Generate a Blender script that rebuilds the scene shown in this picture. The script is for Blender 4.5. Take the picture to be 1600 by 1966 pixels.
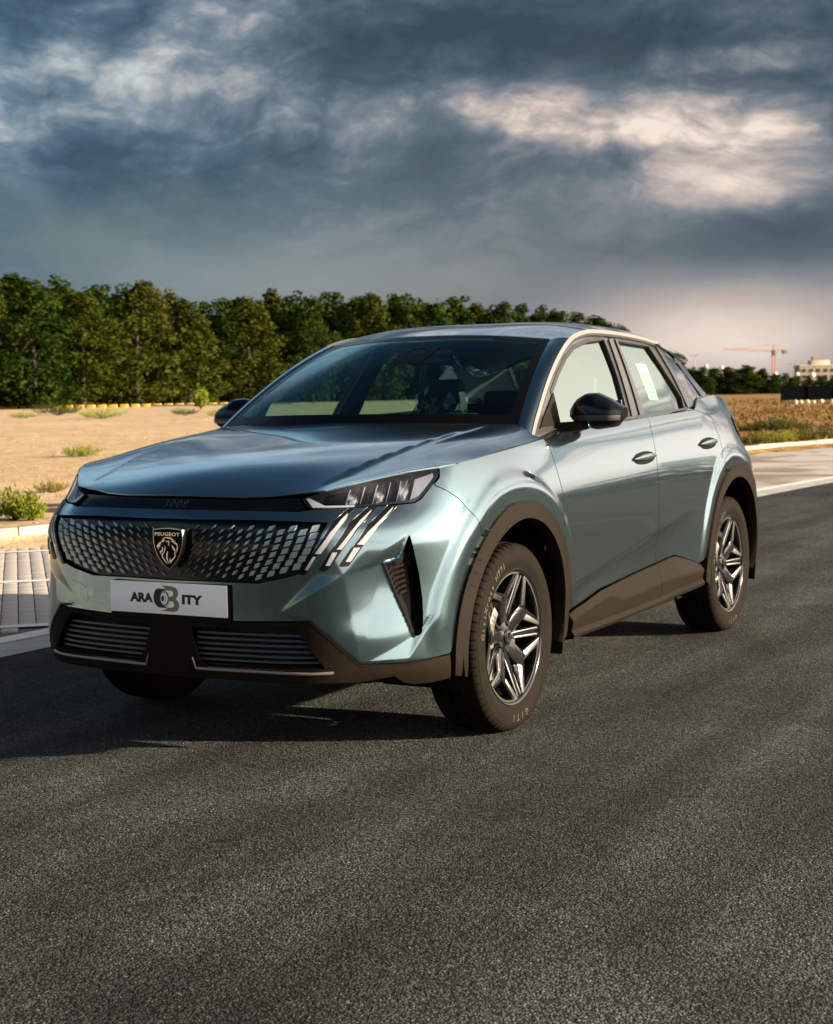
import bpy, bmesh, math, random
import numpy as np
from mathutils import Vector, Matrix
from mathutils.geometry import delaunay_2d_cdt
random.seed(7); RNG=np.random.default_rng(7)
for o in list(bpy.data.objects): bpy.data.objects.remove(o)
scene=bpy.context.scene; COL=scene.collection
# ---------------------------------------------------------------- camera
cd=bpy.data.cameras.new('camera'); cam=bpy.data.objects.new('camera',cd); COL.objects.link(cam); scene.camera=cam
_yaw,_pit,_rol=[math.radians(a) for a in (208.37095726,-4.26405252,-0.94280963)]
_d=Vector((math.cos(_pit)*math.cos(_yaw),math.cos(_pit)*math.sin(_yaw),math.sin(_pit)))
_r=_d.cross(Vector((0,0,1))).normalized(); _u=_r.cross(_d)
_R=_r*math.cos(_rol)+_u*math.sin(_rol); _U=-_r*math.sin(_rol)+_u*math.cos(_rol)
_m=Matrix((( _R.x,_U.x,-_d.x),(_R.y,_U.y,-_d.y),(_R.z,_U.z,-_d.z))).to_4x4(); _m.translation=Vector((5.36154526,3.36744423,1.28479621))
cam.matrix_world=_m
cd.sensor_fit='HORIZONTAL'; cd.sensor_width=36; cd.lens=3003.156/1600*36; cd.clip_start=.1; cd.clip_end=6000
cd.dof.use_dof=True; cd.dof.focus_distance=5.3; cd.dof.aperture_fstop=9.0
scene.view_settings.view_transform='Standard'; scene.view_settings.look='None'; scene.view_settings.exposure=1.9; scene.view_settings.gamma=1
scene.render.engine='CYCLES'; scene.cycles.max_bounces=7; scene.cycles.diffuse_bounces=2; scene.cycles.glossy_bounces=4; scene.cycles.transparent_max_bounces=12; scene.cycles.caustics_reflective=False; scene.cycles.caustics_refractive=False
# ---------------------------------------------------------------- sun
SUN_EL=math.radians(13.0); SUN_H=Vector((-.30,.954)).normalized()
sd=bpy.data.lights.new('sun','SUN'); sd.energy=4.6; sd.angle=math.radians(.6); sd.color=(1,.84,.62)
sun=bpy.data.objects.new('sun',sd); COL.objects.link(sun)
_sv=Vector((SUN_H.x*math.cos(SUN_EL),SUN_H.y*math.cos(SUN_EL),math.sin(SUN_EL)))
sun.rotation_euler=_sv.to_track_quat('Z','Y').to_euler(); sun.location=(-30,90,25)
# ---------------------------------------------------------------- sky: Nishita daylight with broken storm clouds
world=bpy.data.worlds.new('World'); scene.world=world; world.use_nodes=True
wt=world.node_tree; wt.nodes.clear()
class NT:
    """tiny node-graph writer"""
    def __init__(s,t): s.t=t
    def n(s,typ,**k):
        x=s.t.nodes.new(typ)
        for a,b in k.items(): setattr(x,a,b)
        return x
    def put(s,sock,v):
        if hasattr(v,'is_output'): s.t.links.new(v,sock)
        elif v is not None: sock.default_value=v
    def math(s,op,a,b=None,c=None,clamp=False):
        x=s.n('ShaderNodeMath',operation=op,use_clamp=clamp); s.put(x.inputs[0],a)
        if b is not None: s.put(x.inputs[1],b)
        if c is not None: s.put(x.inputs[2],c)
        return x.outputs[0]
    def ramp(s,v,a,b,lo=0.,hi=1.,smooth=True):
        x=s.n('ShaderNodeMapRange',interpolation_type='SMOOTHSTEP' if smooth else 'LINEAR'); s.put(x.inputs[0],v)
        for i,q in zip((1,2,3,4),(a,b,lo,hi)): s.put(x.inputs[i],q)
        return x.outputs[0]
    def mix(s,f,a,b,mode='MIX'):
        x=s.n('ShaderNodeMix',data_type='RGBA',blend_type=mode); s.put(x.inputs[0],f)
        for i,q in ((6,a),(7,b)):
            if isinstance(q,tuple) and len(q)==3: q=q+(1,)
            s.put(x.inputs[i],q)
        return x.outputs[2]
    def noise(s,vec,scale,detail=4,rough=.55,dist=0.,dim='3D'):
        x=s.n('ShaderNodeTexNoise',noise_dimensions=dim); s.put(x.inputs['Vector'],vec)
        x.inputs['Scale'].default_value=scale;x.inputs['Detail'].default_value=detail;x.inputs['Roughness'].default_value=rough;x.inputs['Distortion'].default_value=dist
        return x
    def comb(s,x,y,z):
        q=s.n('ShaderNodeCombineXYZ');
        for i,v in enumerate((x,y,z)): s.put(q.inputs[i],v)
        return q.outputs[0]
    def vmath(s,op,a,b=None):
        x=s.n('ShaderNodeVectorMath',operation=op); s.put(x.inputs[0],a)
        if b is not None: s.put(x.inputs[1],b)
        return x.outputs[0]
N=NT(wt)
sky=N.n('ShaderNodeTexSky',sky_type='NISHITA',sun_disc=False,sun_elevation=SUN_EL,sun_rotation=math.atan2(SUN_H.x,SUN_H.y),altitude=20,air_density=1.4,dust_density=1.0,ozone_density=1.5)
tc=N.n('ShaderNodeTexCoord'); dirv=N.vmath('NORMALIZE',tc.outputs['Generated'])
sp=N.n('ShaderNodeSeparateXYZ'); N.put(sp.inputs[0],dirv); dx,dy,dz=sp.outputs
# azimuth measured from the north-west storm front, in degrees, and elevation in degrees
az0=math.radians(208.37)
ca,sa=math.cos(az0),math.sin(az0)
fx=N.math('ADD',N.math('MULTIPLY',dx,ca),N.math('MULTIPLY',dy,sa)); sx=N.math('SUBTRACT',N.math('MULTIPLY',dy,ca),N.math('MULTIPLY',dx,sa))
azd=N.math('MULTIPLY',N.math('ARCTAN2',sx,fx),-57.2958)     # + = to the right
eld=N.math('MULTIPLY',N.math('ARCSINE',dz),57.2958)
P=N.vmath('MULTIPLY',dirv,(4.2,4.2,7.2))
warp=N.noise(P,1.1,3,.6)
Pw=N.vmath('ADD',P,N.vmath('MULTIPLY',N.vmath('SUBTRACT',warp.outputs['Color'],(.5,.5,.5)),(.45,.45,.45)))
n1=N.noise(Pw,1.0,10,.58,.0).outputs['Fac']; bil=N.math('ABSOLUTE',N.math('SUBTRACT',N.noise(N.vmath('MULTIPLY',Pw,(1,1,1.3)),3.0,9,.60).outputs['Fac'],.5)); n2=N.noise(Pw,3.2,8,.60,.1).outputs['Fac']; n3=N.noise(Pw,.42,3,.5).outputs['Fac']
jx=N.math('MULTIPLY',N.math('SUBTRACT',n2,.5),5.0); jy=N.math('MULTIPLY',N.math('SUBTRACT',n1,.5),5.0)
def blob(a,e,ra,re,amt,edge=.35,jit=1.):
    u=N.math('DIVIDE',N.math('SUBTRACT',N.math('ADD',azd,N.math('MULTIPLY',jx,jit*1.2)),a),ra)
    v=N.math('DIVIDE',N.math('SUBTRACT',N.math('ADD',eld,N.math('MULTIPLY',jy,jit*.45)),e),re)
    r=N.math('SQRT',N.math('ADD',N.math('MULTIPLY',u,u),N.math('MULTIPLY',v,v)))
    return N.math('MULTIPLY',N.ramp(r,1.35,edge),amt)
def total(L):
    t=L[0]
    for q in L[1:]: t=N.math('ADD',t,q)
    return t
lit=total([blob(5.2,9.8,9.6,1.2,.70,.0,1.3),blob(13.4,9.3,2.6,.9,.30,.0,1.8),blob(12.6,7.6,5.0,1.0,.36,.0,1.8),blob(12,11.3,4.5,.55,.35),blob(1,14.4,3.2,1.0,.5),blob(7,14.5,2.4,.8,.45),
  blob(-12.4,11.7,2.6,.8,.36,.0,1.7),blob(-15,9.6,3.4,1.0,.36,.0,1.8),blob(11,1.9,8,2.6,.62,0.,.25),blob(-4,4.2,8,2.2,.16,0.,.4)])
dark=total([blob(13,5.7,7,1.5,.32,.0,.4),blob(2,12.1,9,1.0,.30),blob(-12,13.4,5,.9,.25),blob(-6.5,8.0,8,2.6,.16,0.)])
sunward=N.math('ADD',N.math('MULTIPLY',dx,SUN_H.x),N.math('MULTIPLY',dy,SUN_H.y))
gen=N.math('MULTIPLY',N.math('SUBTRACT',n1,.5),2.7); gen=N.math('ADD',gen,N.math('MULTIPLY',N.math('SUBTRACT',n2,.5),1.0)); gen=N.math('ADD',gen,N.math('MULTIPLY',N.math('SUBTRACT',bil,.09),2.3))
calm=N.math('MULTIPLY',N.ramp(eld,3.5,10.5,.10,1.),N.ramp(eld,15,24,1.,.35))
L=N.math('ADD',N.math('MULTIPLY',gen,calm),N.math('SUBTRACT',lit,dark)); L=N.math('ADD',L,.32)
L=N.math('ADD',L,N.ramp(sunward,.06,.62,0,.78)); L=N.math('ADD',L,N.math('MULTIPLY',N.ramp(eld,13.5,18,0,.62),N.ramp(eld,36,25)))
L=N.math('SUBTRACT',L,N.ramp(eld,28,46,0,.32))
cr=N.n('ShaderNodeValToRGB'); N.put(cr.inputs[0],N.math('DIVIDE',N.math('ADD',L,.35),1.35)); E=cr.color_ramp.elements
for p,c in ((0.,(.040,.064,.088)),(.26,(.066,.100,.130)),(.444,(.112,.152,.182)),(.63,(.245,.262,.282)),(.815,(.55,.475,.42)),(1.,(.95,.82,.68))):
    e=E.new(p) if p not in (0.,1.) else E[0 if p==0. else -1]; e.color=(*c,1)
cool=N.ramp(azd,-16,6); tint=N.mix(cool,(.72,.97,1.18),(1.0,.985,1.04))
cloud=N.mix(1.,cr.outputs[0],tint,'MULTIPLY'); cloud=N.mix(1.,cloud,N.mix(N.math('MULTIPLY',N.ramp(eld,13,20),N.ramp(sunward,.5,.0)),(1,1,1),(.74,.98,1.22)),'MULTIPLY'); zd=N.ramp(eld,32,52,1.,.5); cloud=N.mix(1.,cloud,N.comb(zd,zd,zd),'MULTIPLY')
cover=N.math('MULTIPLY',N.ramp(N.math('ADD',n3,N.math('MULTIPLY',n2,.25)),.40,.62,.84,.98),N.ramp(eld,26,55,1.,.92))
CLOUD_GAIN=5.2
gn=N.ramp(sunward,.15,1.,CLOUD_GAIN,CLOUD_GAIN*3.5); col=N.mix(cover,sky.outputs[0],N.mix(1.,cloud,N.comb(gn,gn,gn),'MULTIPLY'))
bg=N.n('ShaderNodeBackground'); N.put(bg.inputs[0],col); bg.inputs[1].default_value=.05
wo=N.n('ShaderNodeOutputWorld'); wt.links.new(bg.outputs[0],wo.inputs[0])

# ---------------------------------------------------------------- geometry library (numpy only)
import numpy as np, math
CAM=np.array([5.36154526,3.36744423,1.28479621]); CYAW,CPIT,CROLL=[math.radians(a) for a in (208.37095726,-4.26405252,-0.94280963)]; CF=3003.156
CD=np.array([math.cos(CPIT)*math.cos(CYAW),math.cos(CPIT)*math.sin(CYAW),math.sin(CPIT)])
_r=np.cross(CD,[0,0,1]);_r/=np.linalg.norm(_r);_u=np.cross(_r,CD)
CR=_r*math.cos(CROLL)+_u*math.sin(CROLL);CU=-_r*math.sin(CROLL)+_u*math.cos(CROLL)
def ray(px,py): return CD+CR*(px-800)/CF-CU*(py-983)/CF
def proj(P):
    v=np.asarray(P,float)-CAM;w=v@CD
    return 800+CF*(v@CR)/w,983-CF*(v@CU)/w
def at(px,py,**k):
    v=ray(px,py);i='xyz'.index(list(k)[0]);t=(list(k.values())[0]-CAM[i])/v[i];return CAM+v*t
def smooth(a,b,x):
    t=np.clip((np.asarray(x,float)-a)/(b-a),0,1);return t*t*(3-2*t)
def pchip(xs,ys,x):
    xs=np.asarray(xs,float);ys=np.asarray(ys,float);x=np.asarray(x,float)
    h=np.diff(xs);dl=np.diff(ys)/h;n=len(xs);m=np.zeros(n)
    for i in range(1,n-1):
        if dl[i-1]*dl[i]>0:
            w1=2*h[i]+h[i-1];w2=h[i]+2*h[i-1];m[i]=(w1+w2)/(w1/dl[i-1]+w2/dl[i])
    m[0]=dl[0];m[-1]=dl[-1]
    i=np.clip(np.searchsorted(xs,x)-1,0,n-2);t=(x-xs[i])/h[i]
    t=np.clip(t,-.5,1.5)
    return (1+2*t)*(1-t)**2*ys[i]+t*(1-t)**2*h[i]*m[i]+t*t*(3-2*t)*ys[i+1]+t*t*(t-1)*h[i]*m[i+1]
def cspline(P,n=60):
    """cubic spline (natural, chord parameter) through points, dense polyline"""
    P=np.asarray(P,float);t=np.r_[0,np.cumsum(np.linalg.norm(np.diff(P,axis=0),axis=1)**.5)]
    N=len(P);A=np.zeros((N,N));B=np.zeros((N,P.shape[1]));h=np.diff(t);A[0,0]=A[-1,-1]=1
    for i in range(1,N-1):
        A[i,i-1]=h[i-1];A[i,i]=2*(h[i-1]+h[i]);A[i,i+1]=h[i]
        B[i]=6*((P[i+1]-P[i])/h[i]-(P[i]-P[i-1])/h[i-1])
    M=np.linalg.solve(A,B);o=[]
    for i in range(N-1):
        for u in np.linspace(0,h[i],n,endpoint=False):
            a=(h[i]-u);o.append((M[i]*a**3+M[i+1]*u**3)/(6*h[i])+(P[i]/h[i]-M[i]*h[i]/6)*a+(P[i+1]/h[i]-M[i+1]*h[i]/6)*u)
    o.append(P[-1]);return np.array(o)
# plan curve of the body at its widest height (mirrored start gives a flat nose)
PLAN=[(.953,-.3),(.963,-.12),(.966,0),(.963,.12),(.953,.30),(.931,.46),(.890,.585),(.805,.685),(.697,.775),(.57,.85),(.43,.899),(.22,.926),(0,.934),(-.4,.926),(-1,.916),(-1.6,.916),(-2.2,.922),(-2.7,.932),(-3.0,.922),(-3.22,.885),(-3.39,.80),(-3.50,.64),(-3.56,.38),(-3.575,.12),(-3.578,0),(-3.575,-.12),(-3.56,-.38)]
_c=cspline(PLAN,80);_i0=np.argmin(abs(_c[:,1])+9*(_c[:,0]<0));_i1=np.argmin(abs(_c[:,1])+9*(_c[:,0]>0))
_c=_c[_i0:_i1+1];_c[0,1]=0;_c[-1,1]=0
_s=np.r_[0,np.cumsum(np.linalg.norm(np.diff(_c,axis=0),axis=1))];SL=_s[-1]
DS=.004;DZ=.004;NSG=int(SL/DS)+1
SG=np.arange(NSG)*DS;PX=np.interp(SG,_s,_c[:,0]);PY=np.interp(SG,_s,_c[:,1])
TX=np.gradient(PX,DS);TY=np.gradient(PY,DS);TX[0]=0;TY[0]=1
def _sm1(a,n):
    k=np.hanning(2*n+3)[1:-1];k/=k.sum();return np.convolve(np.pad(a,n,mode='edge'),k,'valid')
TX=_sm1(TX,6);TY=_sm1(TY,6);l=np.hypot(TX,TY);TX/=l;TY/=l;TX[0]=0;TY[0]=1
NX=TY;NY=-TX      # outward normal
Z0=.10;Z1=1.34;NZG=int((Z1-Z0)/DZ)+1;ZG=Z0+np.arange(NZG)*DZ
def s_of_x(x): # on the side (between y>.8 points)
    i=np.where(PY>.5)[0];j=i[np.argmin(abs(PX[i]-x))];return SG[j]
# offset table: columns (arc position) x rows (height)
ZR=[.10,.20,.28,.35,.45,.55,.66,.78,.86,.92,.98,1.04,1.10,1.16,1.24,1.34]
COLS={ # position s : offsets
 0.00:[-.16,-.05,-.004,.002,-.002,-.004,-.004,0,-.010,-.055,-.085,-.12,-.19,-.26,-.33,-.4],
 0.45:[-.16,-.055,-.008,.002,-.004,-.006,-.004,0,-.014,-.075,-.10,-.13,-.19,-.26,-.33,-.4],
 0.62:[-.18,-.07,-.02,.0,.004,.0,-.002,0,-.02,-.082,-.108,-.135,-.19,-.25,-.33,-.4],
 0.80:[-.20,-.09,-.03,.006,.012,.0,-.006,0,-.03,-.082,-.108,-.135,-.18,-.24,-.32,-.4],
 1.00:[-.16,-.08,-.02,.004,.008,.004,0,0,-.02,-.05,-.080,-.112,-.155,-.22,-.31,-.4],
 1.20:[-.10,-.05,-.012,0,.004,.004,.002,0,-.008,-.022,-.045,-.080,-.13,-.20,-.29,-.4],
 'x0':[-.08,-.05,-.02,-.008,0,.002,.002,0,-.006,-.017,-.036,-.068,-.115,-.18,-.27,-.36],
 'x-.4':[-.08,-.06,-.03,-.02,-.018,-.012,-.004,0,-.005,-.013,-.026,-.045,-.066,-.10,-.15,-.22],
 'x-1':[-.08,-.06,-.03,-.022,-.022,-.014,-.004,0,-.004,-.011,-.022,-.037,-.055,-.084,-.12,-.18],
 'x-1.7':[-.08,-.06,-.03,-.022,-.018,-.010,-.003,0,-.004,-.010,-.020,-.034,-.051,-.074,-.11,-.17],
 'x-2.3':[-.08,-.05,-.02,-.008,-.004,0,.002,0,-.004,-.011,-.021,-.034,-.050,-.071,-.11,-.18],
 'x-2.8':[-.08,-.05,-.02,-.004,.002,.004,.004,0,-.006,-.015,-.030,-.048,-.070,-.10,-.15,-.23],
 'x-3.2':[-.10,-.07,-.03,0,.004,.004,.002,0,-.01,-.028,-.06,-.09,-.11,-.13,-.17,-.26],
 'end-.45':[-.14,-.08,-.03,0,.01,.012,.004,-.01,-.04,-.07,-.085,-.08,-.07,-.08,-.13,-.2],
 'end':[-.14,-.08,-.03,0,.01,.012,.004,-.01,-.05,-.08,-.085,-.075,-.06,-.07,-.12,-.2]}
_cs=[];_cv=[]
for k,v in COLS.items():
    if isinstance(k,str): k=SL+float(k[3:] or 0) if k.startswith('end') else s_of_x(float(k[1:]))
    _cs.append(k);_cv.append(pchip(ZR,v,ZG))
_o=np.argsort(_cs);_cs=np.array(_cs)[_o];_cv=np.array(_cv)[_o]
OFF=np.zeros((NSG,NZG))
for j in range(NZG): OFF[:,j]=pchip(_cs,_cv[:,j],SG)
def blur(A,n):
    k=np.hanning(2*n+3)[1:-1];k/=k.sum()
    B=np.pad(A,((n,n),(0,0)),mode='reflect');B=sum(k[i]*B[i:i+A.shape[0]] for i in range(2*n+1))
    C=np.pad(B,((0,0),(n,n)),mode='edge');return sum(k[i]*C[:,i:i+A.shape[1]] for i in range(2*n+1))
OFF=blur(OFF,12)
SGG,ZGG=np.meshgrid(SG,ZG,indexing='ij');XGG=np.repeat(PX[:,None],NZG,1)
SIDE=(PY>.62)[:,None]
RIMZ=.362
# --- wheel arch flares: a raised lip with a soft upper crease
for cx in (0.03,-2.72):
    front=cx>-1
    r=np.hypot(XGG-cx,(ZGG-.40)*.97)
    hi=.545 if front else .535
    lip=np.where(r<hi,.012*smooth(hi-.09,hi-.005,r)+.004,.016*(1-smooth(hi,hi+.05,r)))
    msk=smooth(.36,.52,ZGG)*((PY>.5)[:,None])
    OFF+=lip*msk*(1 if front else .8)
# --- door: rising crease with a scooped lower flank
zc=np.interp(XGG,[-2.1,-1.95,-.5,-.42],[.70,.69,.49,.47]);d=zc-ZGG
fade=smooth(-.36,-.62,XGG)*smooth(-2.12,-1.75,XGG)
OFF+=np.where(d>0,-.020*(1-np.exp(-np.clip(d,0,1)/.035)),.004*np.exp(-np.clip(-d,0,1)/.05))*fade*SIDE
# --- flank flares out again towards the sill: a bright upward facet at the front of the door
zt=np.interp(XGG,[-1.74,-1.47,-.765,-.476],[.505,.49,.45,.39]);d=ZGG-zt
OFF+=.015*np.clip(1-d/.085,0,1)*np.clip(1+d/.2,0,1)*np.interp(XGG,[-1.75,-1.3,-1.0,-.80,-.48],[0,.4,1,1,0])*SIDE
# --- shoulder crease under the windows
zs=np.interp(XGG,[-2.9,-2.4,-1.4,-.45,-.2],[1.185,1.165,1.125,1.085,1.075]);d=ZGG-zs
OFF+=np.where(d>0,-.50*np.clip(d,0,.2),0)*smooth(-.05,-.45,XGG)*smooth(-3.0,-2.6,XGG)*SIDE
OFF=blur(OFF,3)
def add_facets(verts,tris,n=1):
    """piecewise linear offset patch over the (s,z) plane; verts (s,z,value)"""
    global OFF,GS,GZ
    V=np.array(verts,float)
    for a,b,c in tris:
        A,B,C=V[a],V[b],V[c];lo=np.minimum(np.minimum(A,B),C);hi=np.maximum(np.maximum(A,B),C)
        i0,i1=max(int(lo[0]/DS),0),min(int(hi[0]/DS)+2,NSG);j0,j1=max(int((lo[1]-Z0)/DZ),0),min(int((hi[1]-Z0)/DZ)+2,NZG)
        S=SGG[i0:i1,j0:j1];Z=ZGG[i0:i1,j0:j1]
        D=(B[1]-C[1])*(A[0]-C[0])+(C[0]-B[0])*(A[1]-C[1])
        l1=((B[1]-C[1])*(S-C[0])+(C[0]-B[0])*(Z-C[1]))/D;l2=((C[1]-A[1])*(S-C[0])+(A[0]-C[0])*(Z-C[1]))/D;l3=1-l1-l2
        m=(l1>=-1e-6)&(l2>=-1e-6)&(l3>=-1e-6)
        FAC[i0:i1,j0:j1]=np.where(m,l1*A[2]+l2*B[2]+l3*C[2],FAC[i0:i1,j0:j1])
FAC=np.zeros_like(OFF)
def finish_surface():
    global OFF,GS,GZ
    OFF=OFF+blur(FAC,1);GS=np.gradient(OFF,DS,axis=0);GZ=np.gradient(OFF,DZ,axis=1);GS[0]=0
GS=np.gradient(OFF,DS,axis=0);GZ=np.gradient(OFF,DZ,axis=1);GS[0]=0
KAP=np.gradient(np.unwrap(np.arctan2(TY,TX)),DS);KAP=_sm1(KAP,4)
def _lk(A,s,z):
    a=np.clip(np.abs(s)/DS,0,NSG-1.001);b=np.clip((np.asarray(z)-Z0)/DZ,0,NZG-1.001)
    i=a.astype(int);j=b.astype(int);f=a-i;g=b-j
    return A[i,j]*(1-f)*(1-g)+A[i+1,j]*f*(1-g)+A[i,j+1]*(1-f)*g+A[i+1,j+1]*f*g
def _l1(A,s):
    a=np.clip(np.abs(s)/DS,0,NSG-1.001);i=a.astype(int);f=a-i;return A[i]*(1-f)+A[i+1]*f
def wrap(s,z,lift=0.,normals=False):
    """body side surface: arc position s (front centre 0, negative = right side), height z"""
    s=np.asarray(s,float);z=np.asarray(z,float);sg=np.where(s<0,-1.,1.)
    o=_lk(OFF,s,z);nx=_l1(NX,s);ny=_l1(NY,s);tx=_l1(TX,s);ty=_l1(TY,s)
    gs=_lk(GS,s,z);gz=_lk(GZ,s,z);k=1+0*o   # metric factor 1 - kappa*o
    fac=1+_l1(KAP,s)*o*(1)
    # tangent_s = T*fac + N*gs ; tangent_z = Z + N*gz  -> normal = N - T*gs/fac - Z*gz
    a=gs/np.clip(fac,.3,3);n=np.stack([nx-tx*a,ny-ty*a,-gz],-1);n/=np.linalg.norm(n,axis=-1,keepdims=True)
    P=np.stack([_l1(PX,s)+nx*o,_l1(PY,s)+ny*o,z],-1)+n*np.asarray(lift)[...,None] if np.ndim(lift) else np.stack([_l1(PX,s)+nx*o,_l1(PY,s)+ny*o,z],-1)+n*lift
    P[...,1]*=sg;n[...,1]*=sg
    return (P,n) if normals else P
def hit(px,py,lift=0.,smin=-1.6,smax=None):
    """photo pixel -> (s,z) on the wrap surface; first crossing along the ray"""
    v=ray(px,py);smax=smax or SL
    def f(t):
        P=CAM+v*t;y=abs(P[1]);d2=(PX-P[0])**2+(PY-y)**2;i=int(np.argmin(d2))
        i=min(max(i,1),NSG-2)
        dd=(P[0]-PX[i])*TX[i]+(y-PY[i])*TY[i];s=SG[i]+np.clip(dd,-DS,DS)
        dist=(P[0]-PX[i])*NX[i]+(y-PY[i])*NY[i]
        return dist-float(_lk(OFF,np.array([s]),np.array([P[2]]))[0])-lift,(s if P[1]>=0 else -s),P[2]
    t=3.0;prev=f(t)[0]
    while t<12:
        t2=t+.02;c=f(t2)[0]
        if c<=0<prev:
            a,b=t,t2
            for _ in range(25):
                m=(a+b)/2
                if f(m)[0]>0:a=m
                else:b=m
            r=f(b);return np.array([r[1],r[2]])
        prev=c;t=t2
    return None
def hits(L,lift=0.): 
    o=[]
    for q in L:
        h=hit(*q,lift=lift)
        if h is None: print('miss',q)
        else: o.append(h)
    return np.array(o)
# ---------------------------------------------------------------- mesh and material helpers
MATS={}
def mat(name): return MATS[name]
def newmat(name):
    m=bpy.data.materials.new(name); m.use_nodes=True; MATS[name]=m
    t=m.node_tree; b=t.nodes['Principled BSDF']; return m,NT(t),b,t.nodes['Material Output']
def simple(name,col,rough=.5,metal=0.,coat=0.,spec=.5,var=0.,vscale=30,bump=0.,bscale=200,**k):
    m,N,b,o=newmat(name); b.inputs['Base Color'].default_value=(*col,1); b.inputs['Roughness'].default_value=rough; b.inputs['Metallic'].default_value=metal
    b.inputs['Coat Weight'].default_value=coat; b.inputs['Coat Roughness'].default_value=.04; b.inputs['Specular IOR Level'].default_value=spec
    tc=N.n('ShaderNodeTexCoord').outputs['Object']
    if var:
        n=N.noise(tc,vscale,5,.6).outputs['Fac']; f=N.ramp(n,.3,.7,1-var,1+var)
        N.put(b.inputs['Base Color'],N.mix(1.,(*col,1),N.comb(f,f,f),'MULTIPLY'))
    if bump:
        n=N.noise(tc,bscale,3,.6).outputs['Fac']; bp=N.n('ShaderNodeBump'); bp.inputs['Strength'].default_value=bump; bp.inputs['Distance'].default_value=.002
        N.put(bp.inputs['Height'],n); N.put(b.inputs['Normal'],bp.outputs[0])
    for a,v in k.items(): b.inputs[a.replace('_',' ')].default_value=v
    return m
def mk(name,verts,faces,m,parent=None,smooth=False,lnorm=None,kind=None,label=None,category=None,group=None):
    me=bpy.data.meshes.new(name); me.from_pydata([tuple(map(float,v)) for v in verts],[],[tuple(int(i) for i in f) for f in faces]); me.update()
    if m: me.materials.append(mat(m) if isinstance(m,str) else m)
    if smooth or lnorm is not None: me.polygons.foreach_set('use_smooth',[True]*len(me.polygons))
    if lnorm is not None: me.normals_split_custom_set([tuple(map(float,n)) for n in lnorm])
    return link(name,me,parent,kind,label,category,group)
def link(name,data,parent=None,kind=None,label=None,category=None,group=None):
    o=bpy.data.objects.new(name,data); COL.objects.link(o); o.parent=parent
    if kind:o['kind']=kind
    if label:o['label']=label
    if category:o['category']=category
    if group:o['group']=group
    return o
class MB:
    """collects simple solids; build() makes ONE mesh object"""
    def __init__(s): s.v=[];s.f=[]
    def add(s,v,f):
        b=len(s.v); s.v+= [tuple(map(float,q)) for q in v]; s.f+=[tuple(i+b for i in q) for q in f]; return s
    def box(s,c,d,R=None):
        c=np.array(c,float);h=np.array(d,float)/2
        v=np.array([(x,y,z) for x in(-1,1) for y in(-1,1) for z in(-1,1)])*h
        if R is not None: v=v@np.array(R).T
        return s.add(v+c,[(0,1,3,2),(4,6,7,5),(0,4,5,1),(2,3,7,6),(0,2,6,4),(1,5,7,3)])
    def prism(s,poly,ext):
        """closed 3D polygon extruded by vector"""
        p=np.array(poly,float);n=len(p);e=np.array(ext,float)
        return s.add(np.r_[p,p+e],[tuple(range(n))[::-1],tuple(range(n,2*n))]+[(i,(i+1)%n,n+(i+1)%n,n+i) for i in range(n)])
    def tube(s,pts,r,seg=8,cap=True):
        pts=np.array(pts,float);n=len(pts);r=np.broadcast_to(r,(n,));rings=[]
        up=np.array([0,0,1.]);
        for i in range(n):
            t=pts[min(i+1,n-1)]-pts[max(i-1,0)];t/=np.linalg.norm(t)
            a=np.cross(t,up if abs(t[2])<.95 else [1,0,0]);a/=np.linalg.norm(a);b=np.cross(a,t)
            for k in range(seg):
                q=2*math.pi*k/seg;rings.append(pts[i]+r[i]*(a*math.cos(q)+b*math.sin(q)))
        f=[(i*seg+k,i*seg+(k+1)%seg,(i+1)*seg+(k+1)%seg,(i+1)*seg+k) for i in range(n-1) for k in range(seg)]
        if cap:f+=[tuple(range(seg))[::-1],tuple(range((n-1)*seg,n*seg))]
        return s.add(rings,f)
    def grid(s,G,closeu=False):
        G=np.array(G,float);a,b=G.shape[:2]
        return s.add(G.reshape(-1,3),[(i*b+j,((i+1)%a)*b+j,((i+1)%a)*b+j+1,i*b+j+1) for i in range(a if closeu else a-1) for j in range(b-1)])
    def build(s,name,m,parent=None,smooth=False,bevel=0,sub=0,**k):
        o=mk(name,s.v,s.f,m,parent,smooth,**k)
        bm=bmesh.new();bm.from_mesh(o.data);bmesh.ops.recalc_face_normals(bm,faces=bm.faces)
        if bevel: bmesh.ops.bevel(bm,geom=bm.edges[:]+bm.verts[:],offset=bevel,segments=2,affect='EDGES',profile=.6,clamp_overlap=True)
        bm.to_mesh(o.data);bm.free()
        if sub: md=o.modifiers.new('sub','SUBSURF');md.levels=md.render_levels=sub
        if smooth or bevel:
            o.data.polygons.foreach_set('use_smooth',[True]*len(o.data.polygons))
            o.data.set_sharp_from_angle(angle=math.radians(40))
        return o
def resample(L,step,closed=True):
    L=np.asarray(L,float);Q=np.r_[L,L[:1]] if closed else L;o=[]
    for a,b in zip(Q[:-1],Q[1:]):
        n=max(1,int(math.ceil(np.linalg.norm(b-a)/step)))
        o+=[a+(b-a)*i/n for i in range(n)]
    if not closed:o.append(Q[-1])
    return np.array(o)
def area2(L): return .5*np.sum(L[:,0]*np.roll(L[:,1],-1)-np.roll(L[:,0],-1)*L[:,1])
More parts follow.
